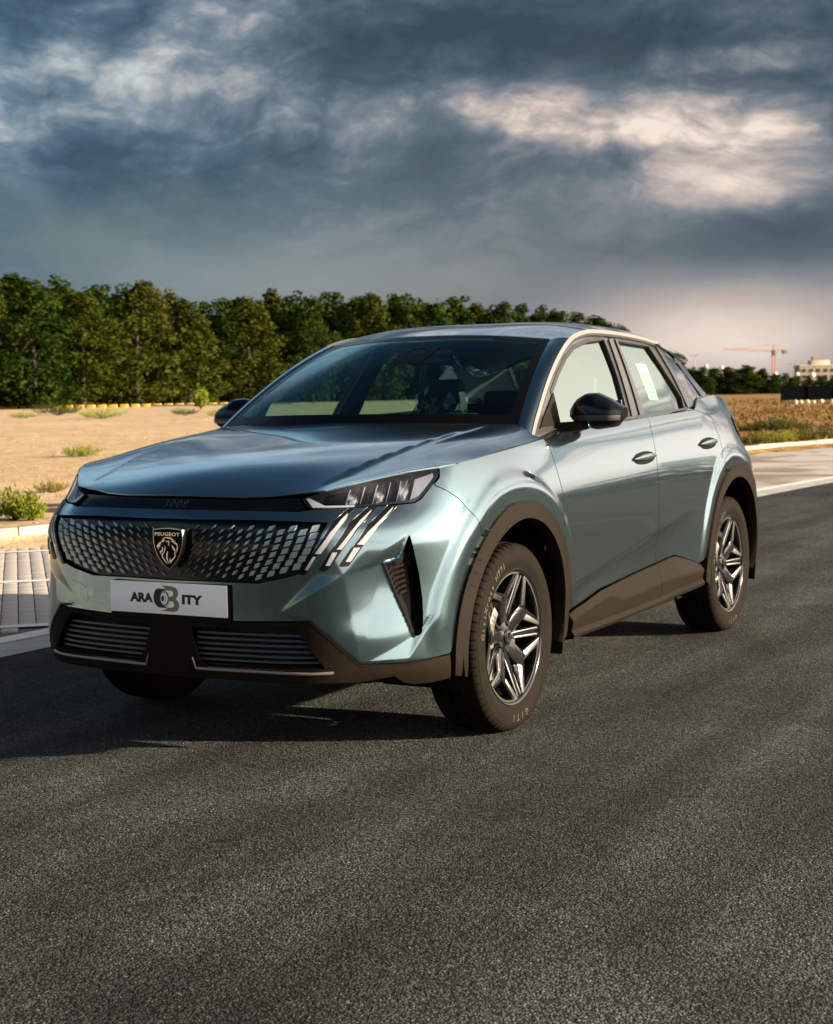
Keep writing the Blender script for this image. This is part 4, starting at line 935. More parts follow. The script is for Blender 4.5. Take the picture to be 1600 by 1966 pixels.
# ---- headlamps
for sgn in (1,-1):
    L=lamp*[sgn,1];hl=panel('headlamp',inset(L,.001),WL,'black_gloss',car,res=.02,flange=0,lift=-.05)
    # wall of the lamp pocket
    rim=resample(L,.02);Pa=wrap(rim[:,0],rim[:,1],-.003);Pb=wrap(rim[:,0],rim[:,1],-.05);n=len(rim)
    mk('lamp_housing',np.r_[Pa,Pb],[(i,(i+1)%n,n+(i+1)%n,n+i) for i in range(n)],'black_gloss',hl)
    panel('lens',inset(L,.0015),WL,'lamp_glass',hl,res=.02,flange=.0,lift=.0)
    for drl in ([(587,956),(600,972.5),(682,970.5),(682,968.3),(606,969),(594,955.5)],): panel('day_light_strip',sz(drl)*[sgn,1],WL,'led_white',hl,res=.01,flange=.006,lift=-.006)
    panel('day_light_wedge',sz([(594,955),(624,968),(606,969.5)])*[sgn,1],WL,'led_white',hl,res=.01,flange=.01,lift=-.010)
    panel('lower_bezel',sz([(682,968),(795,957.5),(803,950),(806,952.5),(797,962),(750,966.5),(684,971.5)])*[sgn,1],WL,'dark_chrome',hl,res=.012,flange=.02,lift=-.008)
    panel('side_indicator',sz([(800,917),(835,904),(836,912),(806,950),(790,956)])*[sgn,1],WL,'reflector',hl,res=.012,flange=.02,lift=-.016)
    for k,(x0,x1) in enumerate(((664,689),(692,706),(716,738),(741,758),(761,783))):
        t0=np.interp(x0,[600,842],[945,901]);t1=np.interp(x1+8,[600,842],[945,901])
        q=sz([(x0,965.5),(x0+10,t0+5.5),(x1+8,t1+5.5),(x1,964)])
        # concave reflector bowl
        A,B,C_,D=q*[sgn,1];v=[];m_=9
        for a in np.linspace(0,1,m_):
            for b in np.linspace(0,1,m_):
                p=(A*(1-a)+D*a)*(1-b)+(B*(1-a)+C_*a)*b;v.append(wrap(p[0],p[1],-.012-.034*math.sin(math.pi*a)**.7*math.sin(math.pi*(.12+.76*b))))
        mk('reflector_bowl',v,[(i*m_+j,(i+1)*m_+j,(i+1)*m_+j+1,i*m_+j+1) for i in range(m_-1) for j in range(m_-1)],'reflector' if k in (0,2,4) else 'dark_chrome',hl,True)
        e=np.array([A,B]);ed=np.array([A,B,B+[.003*sgn,0],A+[.003*sgn,0]]);panel('bowl_edge',ed,WL,'chrome',hl,res=.02,flange=.01,lift=-.009)
# ---- wings (front fenders)
hs_end=hoodside[-1]
fender=np.r_[hoodside,[doorF[-1]-[.004,0]],doorF[::-1][1:],af[i_top:][::-1][(af[i_top:][::-1][:,1]>.42)],af[jidx:i_top][::-1],cutFB[::-1][1:-1],[cutFB[0]],[lamp[6]+[.003,0]],[lamp[5]+[.004,0]],[lamp[4]+[.003,.001]]]
doorF_s=lambda z:ifz(doorF,z)
fender=np.array([q for q in fender])
wing=both('front_wing',fender,'paint',res=.009,inset_by=.003,flange=.02)
# ---- doors
def zc_clad(s): pass
clad=sz([(1088,1178),(1118,1156),(1150,1132),(1205,1106),(1259.5,1081),(1295.5,1066),(1316,1072),(1342,1081.6)])
fd=np.r_[doorF[(doorF[:,1]>clad[0,1]+.01)],belt[1:5],cutB[::-1][1:][(cutB[::-1][1:][:,1]>clad[4,1]+.004)],clad[:5][::-1]]
fdoor=both('front_door',fd,'paint',res=.0105,inset_by=.003,flange=.02)
arc_r=AR_pan[AR_pan[:,1]>clad[-1,1]];ir=int(np.argmin(np.hypot(*(arc_r-cutR[-1]).T)))
rd=np.r_[cutB[(cutB[:,1]>clad[4,1]+.004)],belt[4:],cutR,arc_r[:ir+1][::-1],clad[4:][::-1]]
rdoor=both('rear_door',rd,'paint',res=.0105,inset_by=.003,flange=.02)
# ---- cladding
bot=sz([(1088,1219),(1175,1186),(1261,1153),(1342,1117)])
hl_=sz([(1092,1212),(1261,1145),(1330,1112)])
s_in=AF_in[-1,0]
c1=np.r_[clad[:5]-[0,.002],[cutB[0]],[bot[1]],[bot[0]]]
c2=np.r_[clad[4:]-[0,.002],[bot[3]],[bot[2]],[cutB[0]]]
zmid=sz([(1088,1190),(1160,1140),(1190,1150),(1200,1146),(1261,1117),(1342,1092)])
def cladfn(sd):
    def fn(u,v,lift=0.):
        u=np.asarray(u);zt=np.interp(u,clad[:,0],clad[:,1]);zb=np.interp(u,bot[:,0],bot[:,1]);zm=np.minimum(np.interp(u,zmid[:,0],zmid[:,1]),zt-.004);v=np.asarray(v)
        def lf(v): t=np.clip((v-zm)/(zt-zm),0,1);q=np.clip((v-zb)/(zm-zb),0,1);return np.where(v>zm,.030-.022*t,.016+.014*q)
        f=lambda uu,vv:wrap(uu*sd,vv,0.)
        P,Nn=wrap(u*sd,v,0.,True);P=P+Nn*lf(v)[...,None]
        e=.006;A=wrap(u*sd,v+e,0.)+Nn*lf(v+e)[...,None];B=wrap(u*sd,v-e,0.)+Nn*lf(v-e)[...,None];C=wrap((u+e)*sd,v,0.);D=wrap((u-e)*sd,v,0.);n=np.cross(C-D,A-B);n/=np.linalg.norm(n,axis=-1,keepdims=True);n*=np.sign((n*Nn).sum(-1,keepdims=True));return P,n
    return fn
for cc,dr in ((c1,fdoor),(c2,rdoor)):
    for sd,d_ in zip((1,-1),dr): panel('door_cladding',cc,cladfn(sd),'black_plastic',d_,res=.013,inset_by=.0015,flange=.02)
sillz=np.array([bot[0],bot[1],bot[2],bot[3]])
for fn,sg in ((WL,1),(WR,-1)):
    v=[];ss=np.linspace(bot[0,0],bot[3,0],30)
    for s in ss:
        z=np.interp(s,bot[:,0],bot[:,1])
        for dz_,lf in ((.020,.018),(.004,.034),(-.010,.030),(-.030,-.02),(-.034,-.12)): v.append(wrap(s*sg,z+dz_,lf))
    mk('sill',v,[(i*5+j,(i+1)*5+j,(i+1)*5+j+1,i*5+j+1) for i in range(29) for j in range(4)],'black_plastic',car)
def ring(o,i): return np.r_[o,i[::-1]]
both('wheel_arch_trim',ring(AF_out,AF_in),'black_plastic',res=.02,inset_by=.0,flange=.05,lift=.012)
both('wheel_arch_trim',ring(AR_out,AR_in),'black_plastic',res=.02,inset_by=.0,flange=.05,lift=.012)
for q in sz([(909,1075),(900.5,1100),(894,1124)]):
    both('trim_slot',np.array([q+[-.014,.004],q+[.014,-.002],q+[.014,-.009],q+[-.014,-.003]])+[.028,0],'under',res=.02,flange=.0,lift=.0128)
# ---- rear quarter, tail and rear bumper
qb=np.array([[SL-.80,1.20],[SL-.80,.60]])
sq=lambda x:s_of_x(x)
arq=AR_pan[(AR_pan[:,1]>.40)];iq=int(np.argmin(np.hypot(*(arq-cutR[-1]).T)))
quarter=np.r_[[belt[-1]],[[sq(-2.45),1.215],[sq(-2.6),1.25],[sq(-2.9),1.262],[sq(-3.15),1.245],[SL-.72,1.235]],[[SL-.72,.56],[sq(-3.0)+.16,.56]],[[arq[-1,0]+.02,.50]],arq[iq:][::-1],cutR[::-1]]
both('rear_quarter',quarter,'paint',res=.02,inset_by=.003,flange=.02)
tg=mirror_loop(np.array([[SL,1.25],[SL-.70,1.24],[SL-.72,.62],[SL-.5,.52],[SL,.50]])-[SL,0])+[SL,0]
def WT(u,v,l=0.):
    u=np.asarray(u);s=np.where(u<=SL,u,-(2*SL-u));return wrap(s,v,l,True)
panel('tailgate',tg,WT,'paint',car,res=.03,inset_by=.002,flange=.02)
rb=mirror_loop(np.array([[SL,.495],[SL-.5,.515],[SL-.72,.555],[sq(-3.0)+.16,.555],[arq[-1,0]+.02,.49],[arq[-1,0]+.0,.33],[SL-.8,.25],[SL,.24]])-[SL,0])+[SL,0]
panel('rear_bumper',rb,WT,'black_plastic',car,res=.03,inset_by=.001,flange=.02)
for fn,sg in ((WL,1),(WR,-1)):
    tl=panel('tail_lamp',np.array([(sq(-3.08),1.135),(sq(-3.2),1.15),(SL-.30,1.14),(SL-.30,1.05),(sq(-3.22),1.03),(sq(-3.14),1.06)]),fn,'black_gloss',car,res=.02,flange=.02,lift=.006)
    panel('lamp_lens',np.array([(sq(-3.10),1.128),(sq(-3.2),1.142),(sq(-3.22)+.1,1.14),(sq(-3.22)+.06,1.06),(sq(-3.16),1.06)]),fn,'lamp_glass',tl,res=.02,flange=.004,lift=.012)
print('car body ok, chips',chips)
# ---------------------------------------------------------------- bonnet, glasshouse, roof
def P3(szp,lift=0.): return wrap(szp[0],szp[1],lift)
simple('mirror_shell',(.004,.005,.006),.14,spec=.3); simple('satin_paint',(.16,.25,.27),.25,.85,coat=1.)
# ---- bonnet: smooth height field through its edge and a few heights read off the photograph
hsP=[P3(q) for q in hoodside];ltP=[P3(q+[0,.004]) for q in lamp[1:5]]
ctrl=[(.885,0,.940),(.872,.25,.941),(.815,.455,.948)]+[tuple(p) for p in ltP]+[tuple(p) for p in hsP]
ctrl+=[(.83,0,.978),(.72,0,1.018),(.5,0,1.066),(.2,0,1.115),(0,0,1.140),(-.3,0,1.172),(-.45,0,1.185),(.72,.3,1.012),(.5,.35,1.060),(.2,.4,1.108),(-.2,.4,1.152),(.62,.56,1.010),(.45,.62,1.045),(.2,.68,1.092),(0,.70,1.120),(-.25,.70,1.146),(-.42,.70,1.163)]
def _pb(x,y):
    u=(np.asarray(x,float)-.2)/.7;v=(np.asarray(y,float)/.85)**2;return np.stack([u**i*v**j for i in range(5) for j in range(4) if i+2*j<=7],-1)
_A=np.array(ctrl);_M=_pb(_A[:,0],_A[:,1]);_c=np.linalg.solve(_M.T@_M+1e-4*np.eye(_M.shape[1]),_M.T@_A[:,2])   # taut low-order skin
Hb=lambda x,y:_pb(x,y)@_c
ycx=[-.5,0,.3,.6,.75,.85];ycy=[.63,.60,.565,.52,.50,.47]
def Hd(x,y):
    x=np.asarray(x,float);a=np.abs(np.asarray(y,float));yc=np.interp(x,ycx,ycy);d=a-yc;amp=.011*smooth(.80,.62,x)*smooth(-.50,-.1,x)
    f=np.where(d>0,-(1-np.exp(-np.clip(d,0,1)/.014))*np.exp(-np.clip(d,0,1)/.10),0.0)
    return Hb(x,y)+amp*f
hoodf=numfn(lambda u,v:np.stack([u,v,Hd(u,v)],-1),.004)
hx=[(p[0],p[1]) for p in hsP][::-1]+[(p[0],p[1]) for p in ltP][::-1]
front=[(.815,.455),(.85,.36),(.872,.25),(.882,.12),(.885,0)]
cowl=[(-.36,.815),(-.40,.74),(-.385,.6),(-.34,.45),(-.29,.25),(-.275,0)]
half=[(q[0],q[1]) for q in cowl[::-1]]+hx+front
h=np.array(half);loop=np.r_[h,(h[::-1]*[1,-1])[1:-1]]
bonnet=panel('bonnet',loop,hoodf,'paint',car,res=.016,inset_by=.003,flange=.007)
# ---- glasshouse side surface y=G(x,z)
def yb(x): return np.interp(x,[-3.6,-3.3,-3.0,-2.6,-2.2,-1.5,-1.21,-1.1,-.98,-.84,-.71,-.55,-.47,-.2],[.66,.715,.765,.808,.828,.832,.823,.8176,.812,.8035,.795,.787,.780,.765])
def Gy(x,z):
    d=np.asarray(z)-1.10;return yb(x)-.37*d-.20*d*d
def hitG(L,lift=0.): return np.array([hit_f(a,b,lambda P:P[1]-float(Gy(P[0],P[2]))-lift)[[0,2]] for a,b in L])
def gfn(sg):
    f=numfn(lambda u,v:np.stack([u,sg*Gy(u,v),v],-1));f.sign=-1. if sg>0 else 1.;return f
GL,GR=gfn(1),gfn(-1)
def bothG(name,loop,m,parent=None,**k):
    pr=parent if isinstance(parent,(list,tuple)) else (parent or car,)*2
    return [panel(name,loop,fn,m,q,**k) for fn,q in ((GL,pr[0]),(GR,pr[1]))]
B_=lambda L:[(980+a/3.2,600+b/3.2) for a,b in L]
rail_in=hitG(B_([(130,780),(170,630),(215,480),(255,375),(300,280),(340,215),(380,170),(425,147),(470,135),(535,134),(600,140),(680,150),(760,165),(825,181),(880,198),(930,214)]))
# extend to the tail along the roof edge
rail_in=np.r_[rail_in,[[-2.47,1.475],[-2.60,1.40],[-2.70,1.33]]]
def shift(L,d):
    t=np.gradient(L,axis=0);t/=np.linalg.norm(t,axis=1,keepdims=True);return L+np.stack([-t[:,1],t[:,0]],1)*d
rail_in=cspline(rail_in,4)
rail_out=shift(rail_in,-.017)          # silver strip upper edge
if rail_out[20,1]<rail_in[20,1]: rail_out=shift(rail_in,.017)
nr=24+len(B_([0]*0)) if False else 0
k_end=int(np.argmin(abs(rail_in[:,0]+2.38)))
bothG('window_line_strip',np.r_[rail_in[:k_end],rail_out[:k_end][::-1]],'satin_silver',res=.03,flange=.01,lift=.012)
bothG('window_line_seal',np.r_[shift(rail_in,-.009 if rail_out[20,1]<rail_in[20,1] else -.009)[:k_end] if False else (rail_in*2-shift(rail_in,.009) if np.allclose(rail_out,shift(rail_in,.017)) else rail_in*2-shift(rail_in,-.009))[:k_end],rail_in[:k_end][::-1]],'seal',res=.03,flange=.006,lift=.007)
# black door-frame field: everything between the belt and the strip
blt=hitG(B_([(130,783),(320,702),(530,672),(730,648),(825,632),(1085,590),(1130,580)]));blt[:,1]-=.012
dlo=np.r_[blt,hitG(B_([(1160,535),(1250,525)])),[[rail_in[-1,0],rail_in[-1,1]-.02]],rail_in[::-1]]
glassF=hitG(B_([(308,690),(262,492),(300,385),(345,290),(400,218),(480,180),(574,168),(650,370),(724,646),(520,668)]))
glassR=hitG(B_([(655,176),(850,208),(900,285),(962,380),(1010,452),(1050,520),(1069,590),(945,610),(826,629),(740,400)]))
glassQ=hitG(B_([(925,245),(1000,290),(1160,440),(1215,505),(1150,512),(1135,540),(1030,400)]))
frame_=bothG('door_frame',dlo,'trim_grey',holes=[inset(glassF,-.004),inset(glassR,-.004),inset(glassQ,-.003)],res=.03,flange=.03,lift=-.002)
gF=bothG('side_window',inset(glassF,-.002),'side_glass',fdoor,res=.04,flange=0,lift=-.014);gR=bothG('side_window',inset(glassR,-.002),'side_glass',rdoor,res=.04,flange=0,lift=-.014);gQ=bothG('quarter_window',inset(glassQ,-.002),'privacy_glass',res=.04,flange=0,lift=-.006)
def rim_strip(name,loop,w,m,parent,lift):
    return bothG(name,inset(loop,-w),m,parent,holes=[loop],res=.03,flange=.012,lift=lift)
rim_strip('window_seal',glassF,.016,'seal',fdoor,.001);rim_strip('window_seal',glassR,.016,'seal',rdoor,.001)
# pillar cut lines and blade on the C pillar
for L in ([(600,150),(612,150),(788,636),(782,637)],): bothG('pillar_gap',hitG(B_(L)),'under',res=.04,flange=0,lift=.001)
bothG('pillar_cover',hitG(B_([(600,166),(622,166),(778,634),(744,640)])),'trim_grey',res=.03,flange=.006,lift=.006);bothG('pillar_cover',hitG(B_([(640,168),(652,172),(820,628),(792,632)])),'trim_grey',res=.03,flange=.006,lift=.006)
bothG('pillar_cover',hitG(B_([(888,210),(905,214),(1128,578),(1088,588),(1000,400)])),'trim_grey',res=.03,flange=.006,lift=.006)
bothG('belt_seal',np.r_[blt[:6]+[0,.004],(blt[:6]+[0,.016])[::-1]],'seal',res=.04,flange=.01,lift=.006)
# shoulder ledge from the door skin up to the glass
for sg in (1,-1):
    G=[]
    for q in resample(np.r_[[hoodside[-1]],belt],.05,False):
        a=wrap(q[0]*sg,q[1],-.001);b=np.array([a[0]-.004,sg*(float(Gy(a[0],a[2]+.006))-.012),a[2]+.006]);G.append([a,(a+b)/2+[0,0,.003],b])
    MB().grid(G).build('shoulder_ledge','paint',car,True)
# sail panel ahead of the front window
bothG('sail_panel',hitG(B_([(262,492),(306,688),(196,705),(180,715),(200,650)])),'black_plastic',fdoor,res=.03,flange=.01,lift=.004)
# energy label on the rear window
qL=hitG(B_([(788,303),(850,306),(933,532),(874,526)]))
def lab(u0,u1,v0,v1): 
    b=lambda u,v:(qL[0]*(1-u)+qL[1]*u)*(1-v)+(qL[3]*(1-u)+qL[2]*u)*v
    return np.array([b(u0,v0),b(u1,v0),b(u1,v1),b(u0,v1)])
el=panel('energy_label',qL,GL,'label_white',rdoor[0],res=.03,flange=0,lift=-.017)
for u0,u1,v0,v1,m_ in ((.12,.85,.22,.27,'label_grey'),(.15,.55,.31,.36,'label_green'),(.15,.62,.37,.42,'label_green'),(.15,.70,.43,.48,'label_yellow'),(.15,.78,.49,.54,'label_yellow'),(.15,.84,.55,.60,'label_red'),(.18,.8,.76,.81,'label_grey')): panel('print',lab(u0,u1,v0,v1),GL,m_,el,res=.05,flange=0,lift=-.0162)
# ---- windscreen patch
wb=cspline([(-.431,-.714,1.160),(-.335,-.40,1.166),(-.30,0,1.168),(-.335,.40,1.166),(-.431,.714,1.160)],12);wtp=cspline([(-1.12,-.56,1.524),(-1.035,-.32,1.546),(-1.00,0,1.553),(-1.035,.32,1.546),(-1.12,.56,1.524)],12)
def ws(u,v):
    u=np.asarray(u);v=np.asarray(v);q=(np.clip(u,-1.2,1.2)+1)/2*(len(wb)-1)
    A=np.stack([np.interp(q,np.arange(len(wb)),wb[:,i]) for i in range(3)],-1);B=np.stack([np.interp(q,np.arange(len(wtp)),wtp[:,i]) for i in range(3)],-1)
    b=(.028*4*v*(1-v))[...,None]*np.array([.48,0,.88]);return A*(1-v[...,None])+B*v[...,None]+b
wsf=numfn(ws,.02)
def uvhit(L):
    o=[]
    for a,b in L:
        best=None;u,v=0.,.5
        for _ in range(60):
            p=np.array(proj(ws(np.array(u),np.array(v))));J=np.stack([(np.array(proj(ws(np.array(u+1e-3),np.array(v))))-p)/1e-3,(np.array(proj(ws(np.array(u),np.array(v+1e-3))))-p)/1e-3],1)
            d=np.linalg.solve(J,np.array([a,b])-p);u+=np.clip(d[0],-.3,.3);v+=np.clip(d[1],-.3,.3)
        o.append((u,v))
    return np.array(o)
sq1=np.array([(-1,0),(1,0),(1,1),(-1,1)],float)
wscr=panel('windscreen',sq1,wsf,'windscreen_glass',car,res=.06,flange=0)
wsf2=numfn(ws,.02)
inner=np.array([(-.95,.085),(.94,.085),(.935,.945),(.27,.945),(-.27,.945),(-.935,.945)])
panel('screen_border',sq1,wsf2,'frit',wscr,holes=[corner_round(inner,.03,4)],res=.05,flange=0,lift=.0012)
cam_loop=uvhit([(755,699),(775,668),(838,664),(846,668),(806,699)]);cam_hole=uvhit([(777,680),(797,671),(812,668),(826,677)])
panel('camera_cover',np.r_[cam_loop],wsf2,'frit',wscr,holes=[cam_hole],res=.04,flange=0,lift=.0016)
panel('camera_window',cam_hole,wsf2,'trim_grey',wscr,res=.05,flange=0,lift=-.010)
# cowl grille at the screen foot
v=[];n_=21
for q in np.linspace(-1,1,n_):
    p=ws(np.array(q),np.array(0.0));v+=[p+[.0,0,.002],p+[.03,0,-.012],p+[.12,0,-.045]]
mk('cowl_panel',v,[(i*3+j,(i+1)*3+j,(i+1)*3+j+1,i*3+j+1) for i in range(n_-1) for j in range(2)],'black_plastic',car)
# ---- A pillars: painted skin between the screen edge and the silver strip
ko=int(np.argmax(rail_out[:,0]<-1.17))
ro3=np.array([(x,float(Gy(x,z))+.008,z) for x,z in rail_out])
for sg in (1,-1):
    G=[];m_=16
    for t in np.linspace(-.06,1,m_):
        a=ws(np.array(1.0*sg),np.array(t))
        q=np.clip(t,0,1)*ko;i=min(int(q),len(ro3)-2);b=ro3[i]*(1-(q-i))+ro3[i+1]*(q-i);b=b*[1,sg,1]
        mid=(a+b)/2+np.array([.012,.010*sg,.012]);row=[]
        for w_ in np.linspace(0,1,7): row.append((1-w_)**2*a+2*w_*(1-w_)*mid+w_*w_*b)
        G.append(row)
    MB().grid(G).build('front_pillar','paint',car,True)
    # foot of the pillar down to the wing
    a0=G[0][0];
# ---- roof
sel=range(ko,len(ro3),6);cr_=[(-1.005,0,1.556),(-1.2,0,1.593),(-1.5,0,1.622),(-1.85,0,1.636),(-2.25,0,1.631),(-2.65,0,1.605),(-2.95,0,1.568),(-3.2,0,1.530),(-1.04,.32,1.550),(-1.125,.56,1.530)]
rpts=cr_+[tuple(ro3[i]) for i in sel]+[(-1.4,.45,1.600),(-1.9,.45,1.616),(-2.4,.42,1.603),(-2.8,.40,1.548),(-3.0,.45,1.505)]
Rf=tps(rpts,lam=2e-3);rooff=numfn(lambda u,v:np.stack([u,v,Rf(u,v)],-1),.006)
hr=np.array([(-1.002,0),(-1.036,.32),(-1.12,.558)]+[(ro3[i][0],ro3[i][1]-.002) for i in list(sel) if ro3[i][0]>-2.5]+[(-2.7,.622),(-2.88,.602),(-3.0,.55),(-3.10,.3),(-3.13,0)])
roof=panel('roof',np.r_[hr,(hr[::-1]*[1,-1])[1:-1]],rooff,'paint',car,res=.03,inset_by=.001,flange=.03)
# spoiler end plates, tail glass and tail pillar: a fastback tail that tucks in behind the quarter window
for sg in (1,-1):
    m=MB();m.prism([(-2.28,sg*.657,1.528),(-2.55,sg*.638,1.508),(-2.80,sg*.618,1.482),(-2.93,sg*.600,1.452),(-2.90,sg*.598,1.428),(-2.70,sg*.625,1.448),(-2.45,sg*.652,1.488)],(0,-sg*.035,0));m.build('spoiler_blade','paint',car,True,bevel=.004)
tgv=lambda u,v:np.stack([-3.02-.36*(1-v)-.05*(1-u*u),u*(.62-.10*v),1.215+.225*v],-1);tf=numfn(tgv,.02);tf.sign=-1.
rg=panel('rear_window',np.array([(-.96,.02),(.96,.02),(.96,.98),(-.96,.98)]),tf,'privacy_glass',car,res=.08,flange=.01)
for sg in (1,-1):
    G=[]
    for t in np.linspace(0,1,12):
        a=np.array([-2.78+.0*t,sg*float(Gy(-2.78,1.24)),1.24])*(1-t)+t*np.array([-2.52,sg*.655,1.46]);b=np.array([-3.36,sg*.60,1.22])*(1-t)+t*np.array([-3.03,sg*.515,1.44]);G.append([a,(a*.6+b*.4)+[0,sg*.012,.004],b])
    MB().grid(G).build('tail_pillar','trim_grey',car,True)
    dk=[]
    for t in np.linspace(0,1,8): x=-2.62-.80*t;dk.append([(x,sg*(.765-.10*t),1.248),(x-.02,sg*(.60-.1*t),1.235),(x-.02,0,1.225)])
    MB().grid(dk).build('tail_deck','paint',car,True)
# ---- handles
for (cx,cy,w,h_),dr in (((1237.5,879,41,25),fdoor),((1360,851,31,21),rdoor)):
    c=hit(cx,cy);e1=hit(cx-w/2,cy+3);e2=hit(cx+w/2,cy-5);L=abs(e2[0]-e1[0]);th=np.linspace(0,2*math.pi,24,endpoint=False)
    hw=L/2;hh=.029
    pk=np.stack([c[0]+hw*np.cos(th),c[1]+hh*np.sign(np.sin(th))*np.abs(np.sin(th))**.9+.004*np.cos(th)],1)
    ps=both('handle_pocket',pk,'under',dr,res=.012,flange=0,lift=.0012)
    for (fn,sg),d_ in zip(((WL,1),(WR,-1)),dr):
        G=[]
        for t in np.linspace(0,1,17):
            s=c[0]-hw*1.02+2.04*hw*t;b=math.sin(math.pi*t)**.45;zc=c[1]+.004*(t*2-1)+.002;row=[]
            for a in np.linspace(0,2*math.pi,13): row.append(wrap(s*sg,zc+.0125*b*math.sin(a)+.0,.006+.018*b*(.75+.5*math.cos(a))))
            G.append(row)
        MB().grid(G).build('door_handle','satin_paint',d_,True)
# ---- door mirrors (traced against the left one)
def mirror(sg):
    # side/plan coordinates: long axis across the car; built for the left then mirrored
    X0,Z0_=-.815,1.192
    
    secs=[];yy=np.linspace(0,1,15)
    yin=.800;yout=1.030
    for t in yy:
        y=yin+(yout-yin)*t
        top=np.interp(t,[0,.12,.3,.5,.75,1],[.040,.070,.092,.092,.066,.030]);botm=np.interp(t,[0,.15,.5,.85,1],[-.018,-.052,-.064,-.052,-.012])
        dep=np.interp(t,[0,.15,.5,.85,1],[.045,.085,.105,.09,.05]);row=[]
        for a in np.linspace(0,2*math.pi,25):
            c,s=math.cos(a),math.sin(a);zz=(top if s>0 else -botm)*np.sign(s)*abs(s)**.85;xx=dep*(np.sign(c)*abs(c)**.8)
            if c<0: xx=-.035*abs(c)**.5
            row.append((X0+xx,sg*y,Z0_+zz))
        secs.append(row)
    m=MB().grid(secs);n=25
    m.f.append(tuple(range(n-1)));m.f.append(tuple(range(14*n,15*n-1))[::-1])
    mo=m.build('door_mirror','mirror_shell',car,True)
    # lower satin strip and dark bowl
    G=[]
    for row in secs[2:]:
        r=np.array(row);k=[i for i in range(25) if -.020<=r[i,2]-Z0_<=.006 and r[i,0]>X0];
        x=max(r[:,0]);yv=r[0,1];G.append([(x*1.0+.0035,yv,Z0_-.002),(x+.0055,yv,Z0_-.012),(x+.0035,yv,Z0_-.024)])
    MB().grid(G).build('indicator_strip','trim_grey',mo,True)
    # glass facing back
    g=[(X0-.036,sg*(yin+.03),Z0_+.05),(X0-.036,sg*(yout-.03),Z0_+.06),(X0-.036,sg*(yout-.02),Z0_-.03),(X0-.036,sg*(yin+.03),Z0_-.045)];MB().prism(g,(-.004,0,0)).build('mirror_glass','chrome',mo)
    # foot
    m=MB();m.prism([(X0+.15,sg*.765,1.112),(X0+.15,sg*.822,1.112),(X0+.085,sg*.89,1.136),(X0+.085,sg*.89,1.168),(X0+.15,sg*.765,1.162)],(-.075,0,0)).build('mirror_foot','black_plastic',mo,bevel=.008)
    return mo
for sg in (1,-1): mirror(sg)
# ---- inside: dark inner shell, floor, arches, seats, fascia
def inner_shell():
    for sg in (1,-1):
        G=[]
        for s in np.linspace(.0,SL,120): G.append([wrap(s*sg,z,-.035) for z in np.linspace(.275,.88 if s<1.15 else (1.0 if s<s_of_x(-.3) else 1.10),14)])
        G=np.array(G);V=[];F=[];x=G[...,0];zz=G[...,2]
        m=MB();a,b=G.shape[:2]
        m.v=[tuple(q) for q in G.reshape(-1,3)]
        for i in range(a-1):
            for j in range(b-1):
                c=G[i:i+2,j:j+2].reshape(-1,3).mean(0);inw=any(np.hypot(c[0]-cx,c[2]-.39)<.455 for cx in (.014,-2.722)) and abs(c[1])>.5
                if c[0]>.55 and .3<c[2]<.5 and abs(c[1])<.66: continue
                if np.any([np.hypot(*(q-vent.mean(0)))<.11 for q in [np.array([np.linspace(0,SL,120)[i],c[2]])]]): continue
                if not inw: m.f.append((i*b+j,(i+1)*b+j,(i+1)*b+j+1,i*b+j+1))
        m.build('inner_panel','under',car)
inner_shell()
m=MB();m.box((-1.45,0,.27),(3.6,1.5,.10));m.box((.15,0,.30),(.45,1.0,.10));m.box((-3.2,0,.36),(.6,1.3,.10));m.build('floor_pan','under',car)
MB().box((.25,0,.66),(.9,1.1,.55)).build('engine_bay','under',car,bevel=.05);MB().box((-.33,0,.80),(.03,1.5,.62)).build('bulkhead','under',car)
for sg in (1,-1):
    for cx in (.014,-2.722):
        G=[]
        for t in np.linspace(-.35,math.pi+.35,30): G.append([(cx+.455*math.cos(t),sg*y,.39+.455*math.sin(t)) for y in (.905,.75,.56)])
        m=MB().grid(G);m.build('wheel_liner','under',car,True)
        th=np.linspace(-.35,math.pi+.35,30);v=[(cx+.455*math.cos(t),sg*.56,.39+.455*math.sin(t)) for t in th]+[(cx,sg*.56,.25)];mk('liner_wall',v,[tuple(range(len(v)))],'under',car)
def seat(x,y,w=.50,back=.62,name='seat'):
    st=MB()
    st.prism([(x+.28,y-w/2,.50),(x-.24,y-w/2,.46),(x-.24,y-w/2,.60),(x+.24,y-w/2,.66),(x+.30,y-w/2,.62)],(0,w,0));s=st.build(name,'seat_fabric',car,bevel=.05)
    b=MB();b.prism([(x-.22,y-w*.46,.56),(x-.34,y-w*.46,.56),(x-.56,y-w*.40,.56+back),(x-.47,y-w*.40,.58+back)],(0,w*.9,0));b.build('backrest','seat_fabric',s,bevel=.05)
    h=MB();h.box((x-.535,y,.66+back),(.09,.26,.17),[[.97,0,.24],[0,1,0],[-.24,0,.97]]);h.build('headrest','seat_fabric',s,bevel=.035)
    for d in (-.06,.06): MB().tube([(x-.515,y+d,.50+back),(x-.53,y+d,.62+back)],.008,6).build('headrest_post','chrome',s)
for y in (.37,-.37): seat(-1.32,y,name='front_seat')
for y in (.42,0,-.42): seat(-2.22,y,.46,.56,name='rear_seat')
d=MB();d.prism([(-.42,-.70,.98),(-.42,-.70,1.105),(-.60,-.70,1.135),(-.86,-.70,1.085),(-.92,-.70,.98),(-.86,-.70,.80),(-.5,-.70,.70)],(0,1.40,0));dash=d.build('dashboard','dash_plastic',car,bevel=.02)
m=MB();m.prism([(-.88,-.25,1.075),(-.90,-.25,1.185),(-.87,-.25,1.190),(-.85,-.25,1.075)],(0,.92,0));m.build('display_panel','screen',dash,bevel=.008)
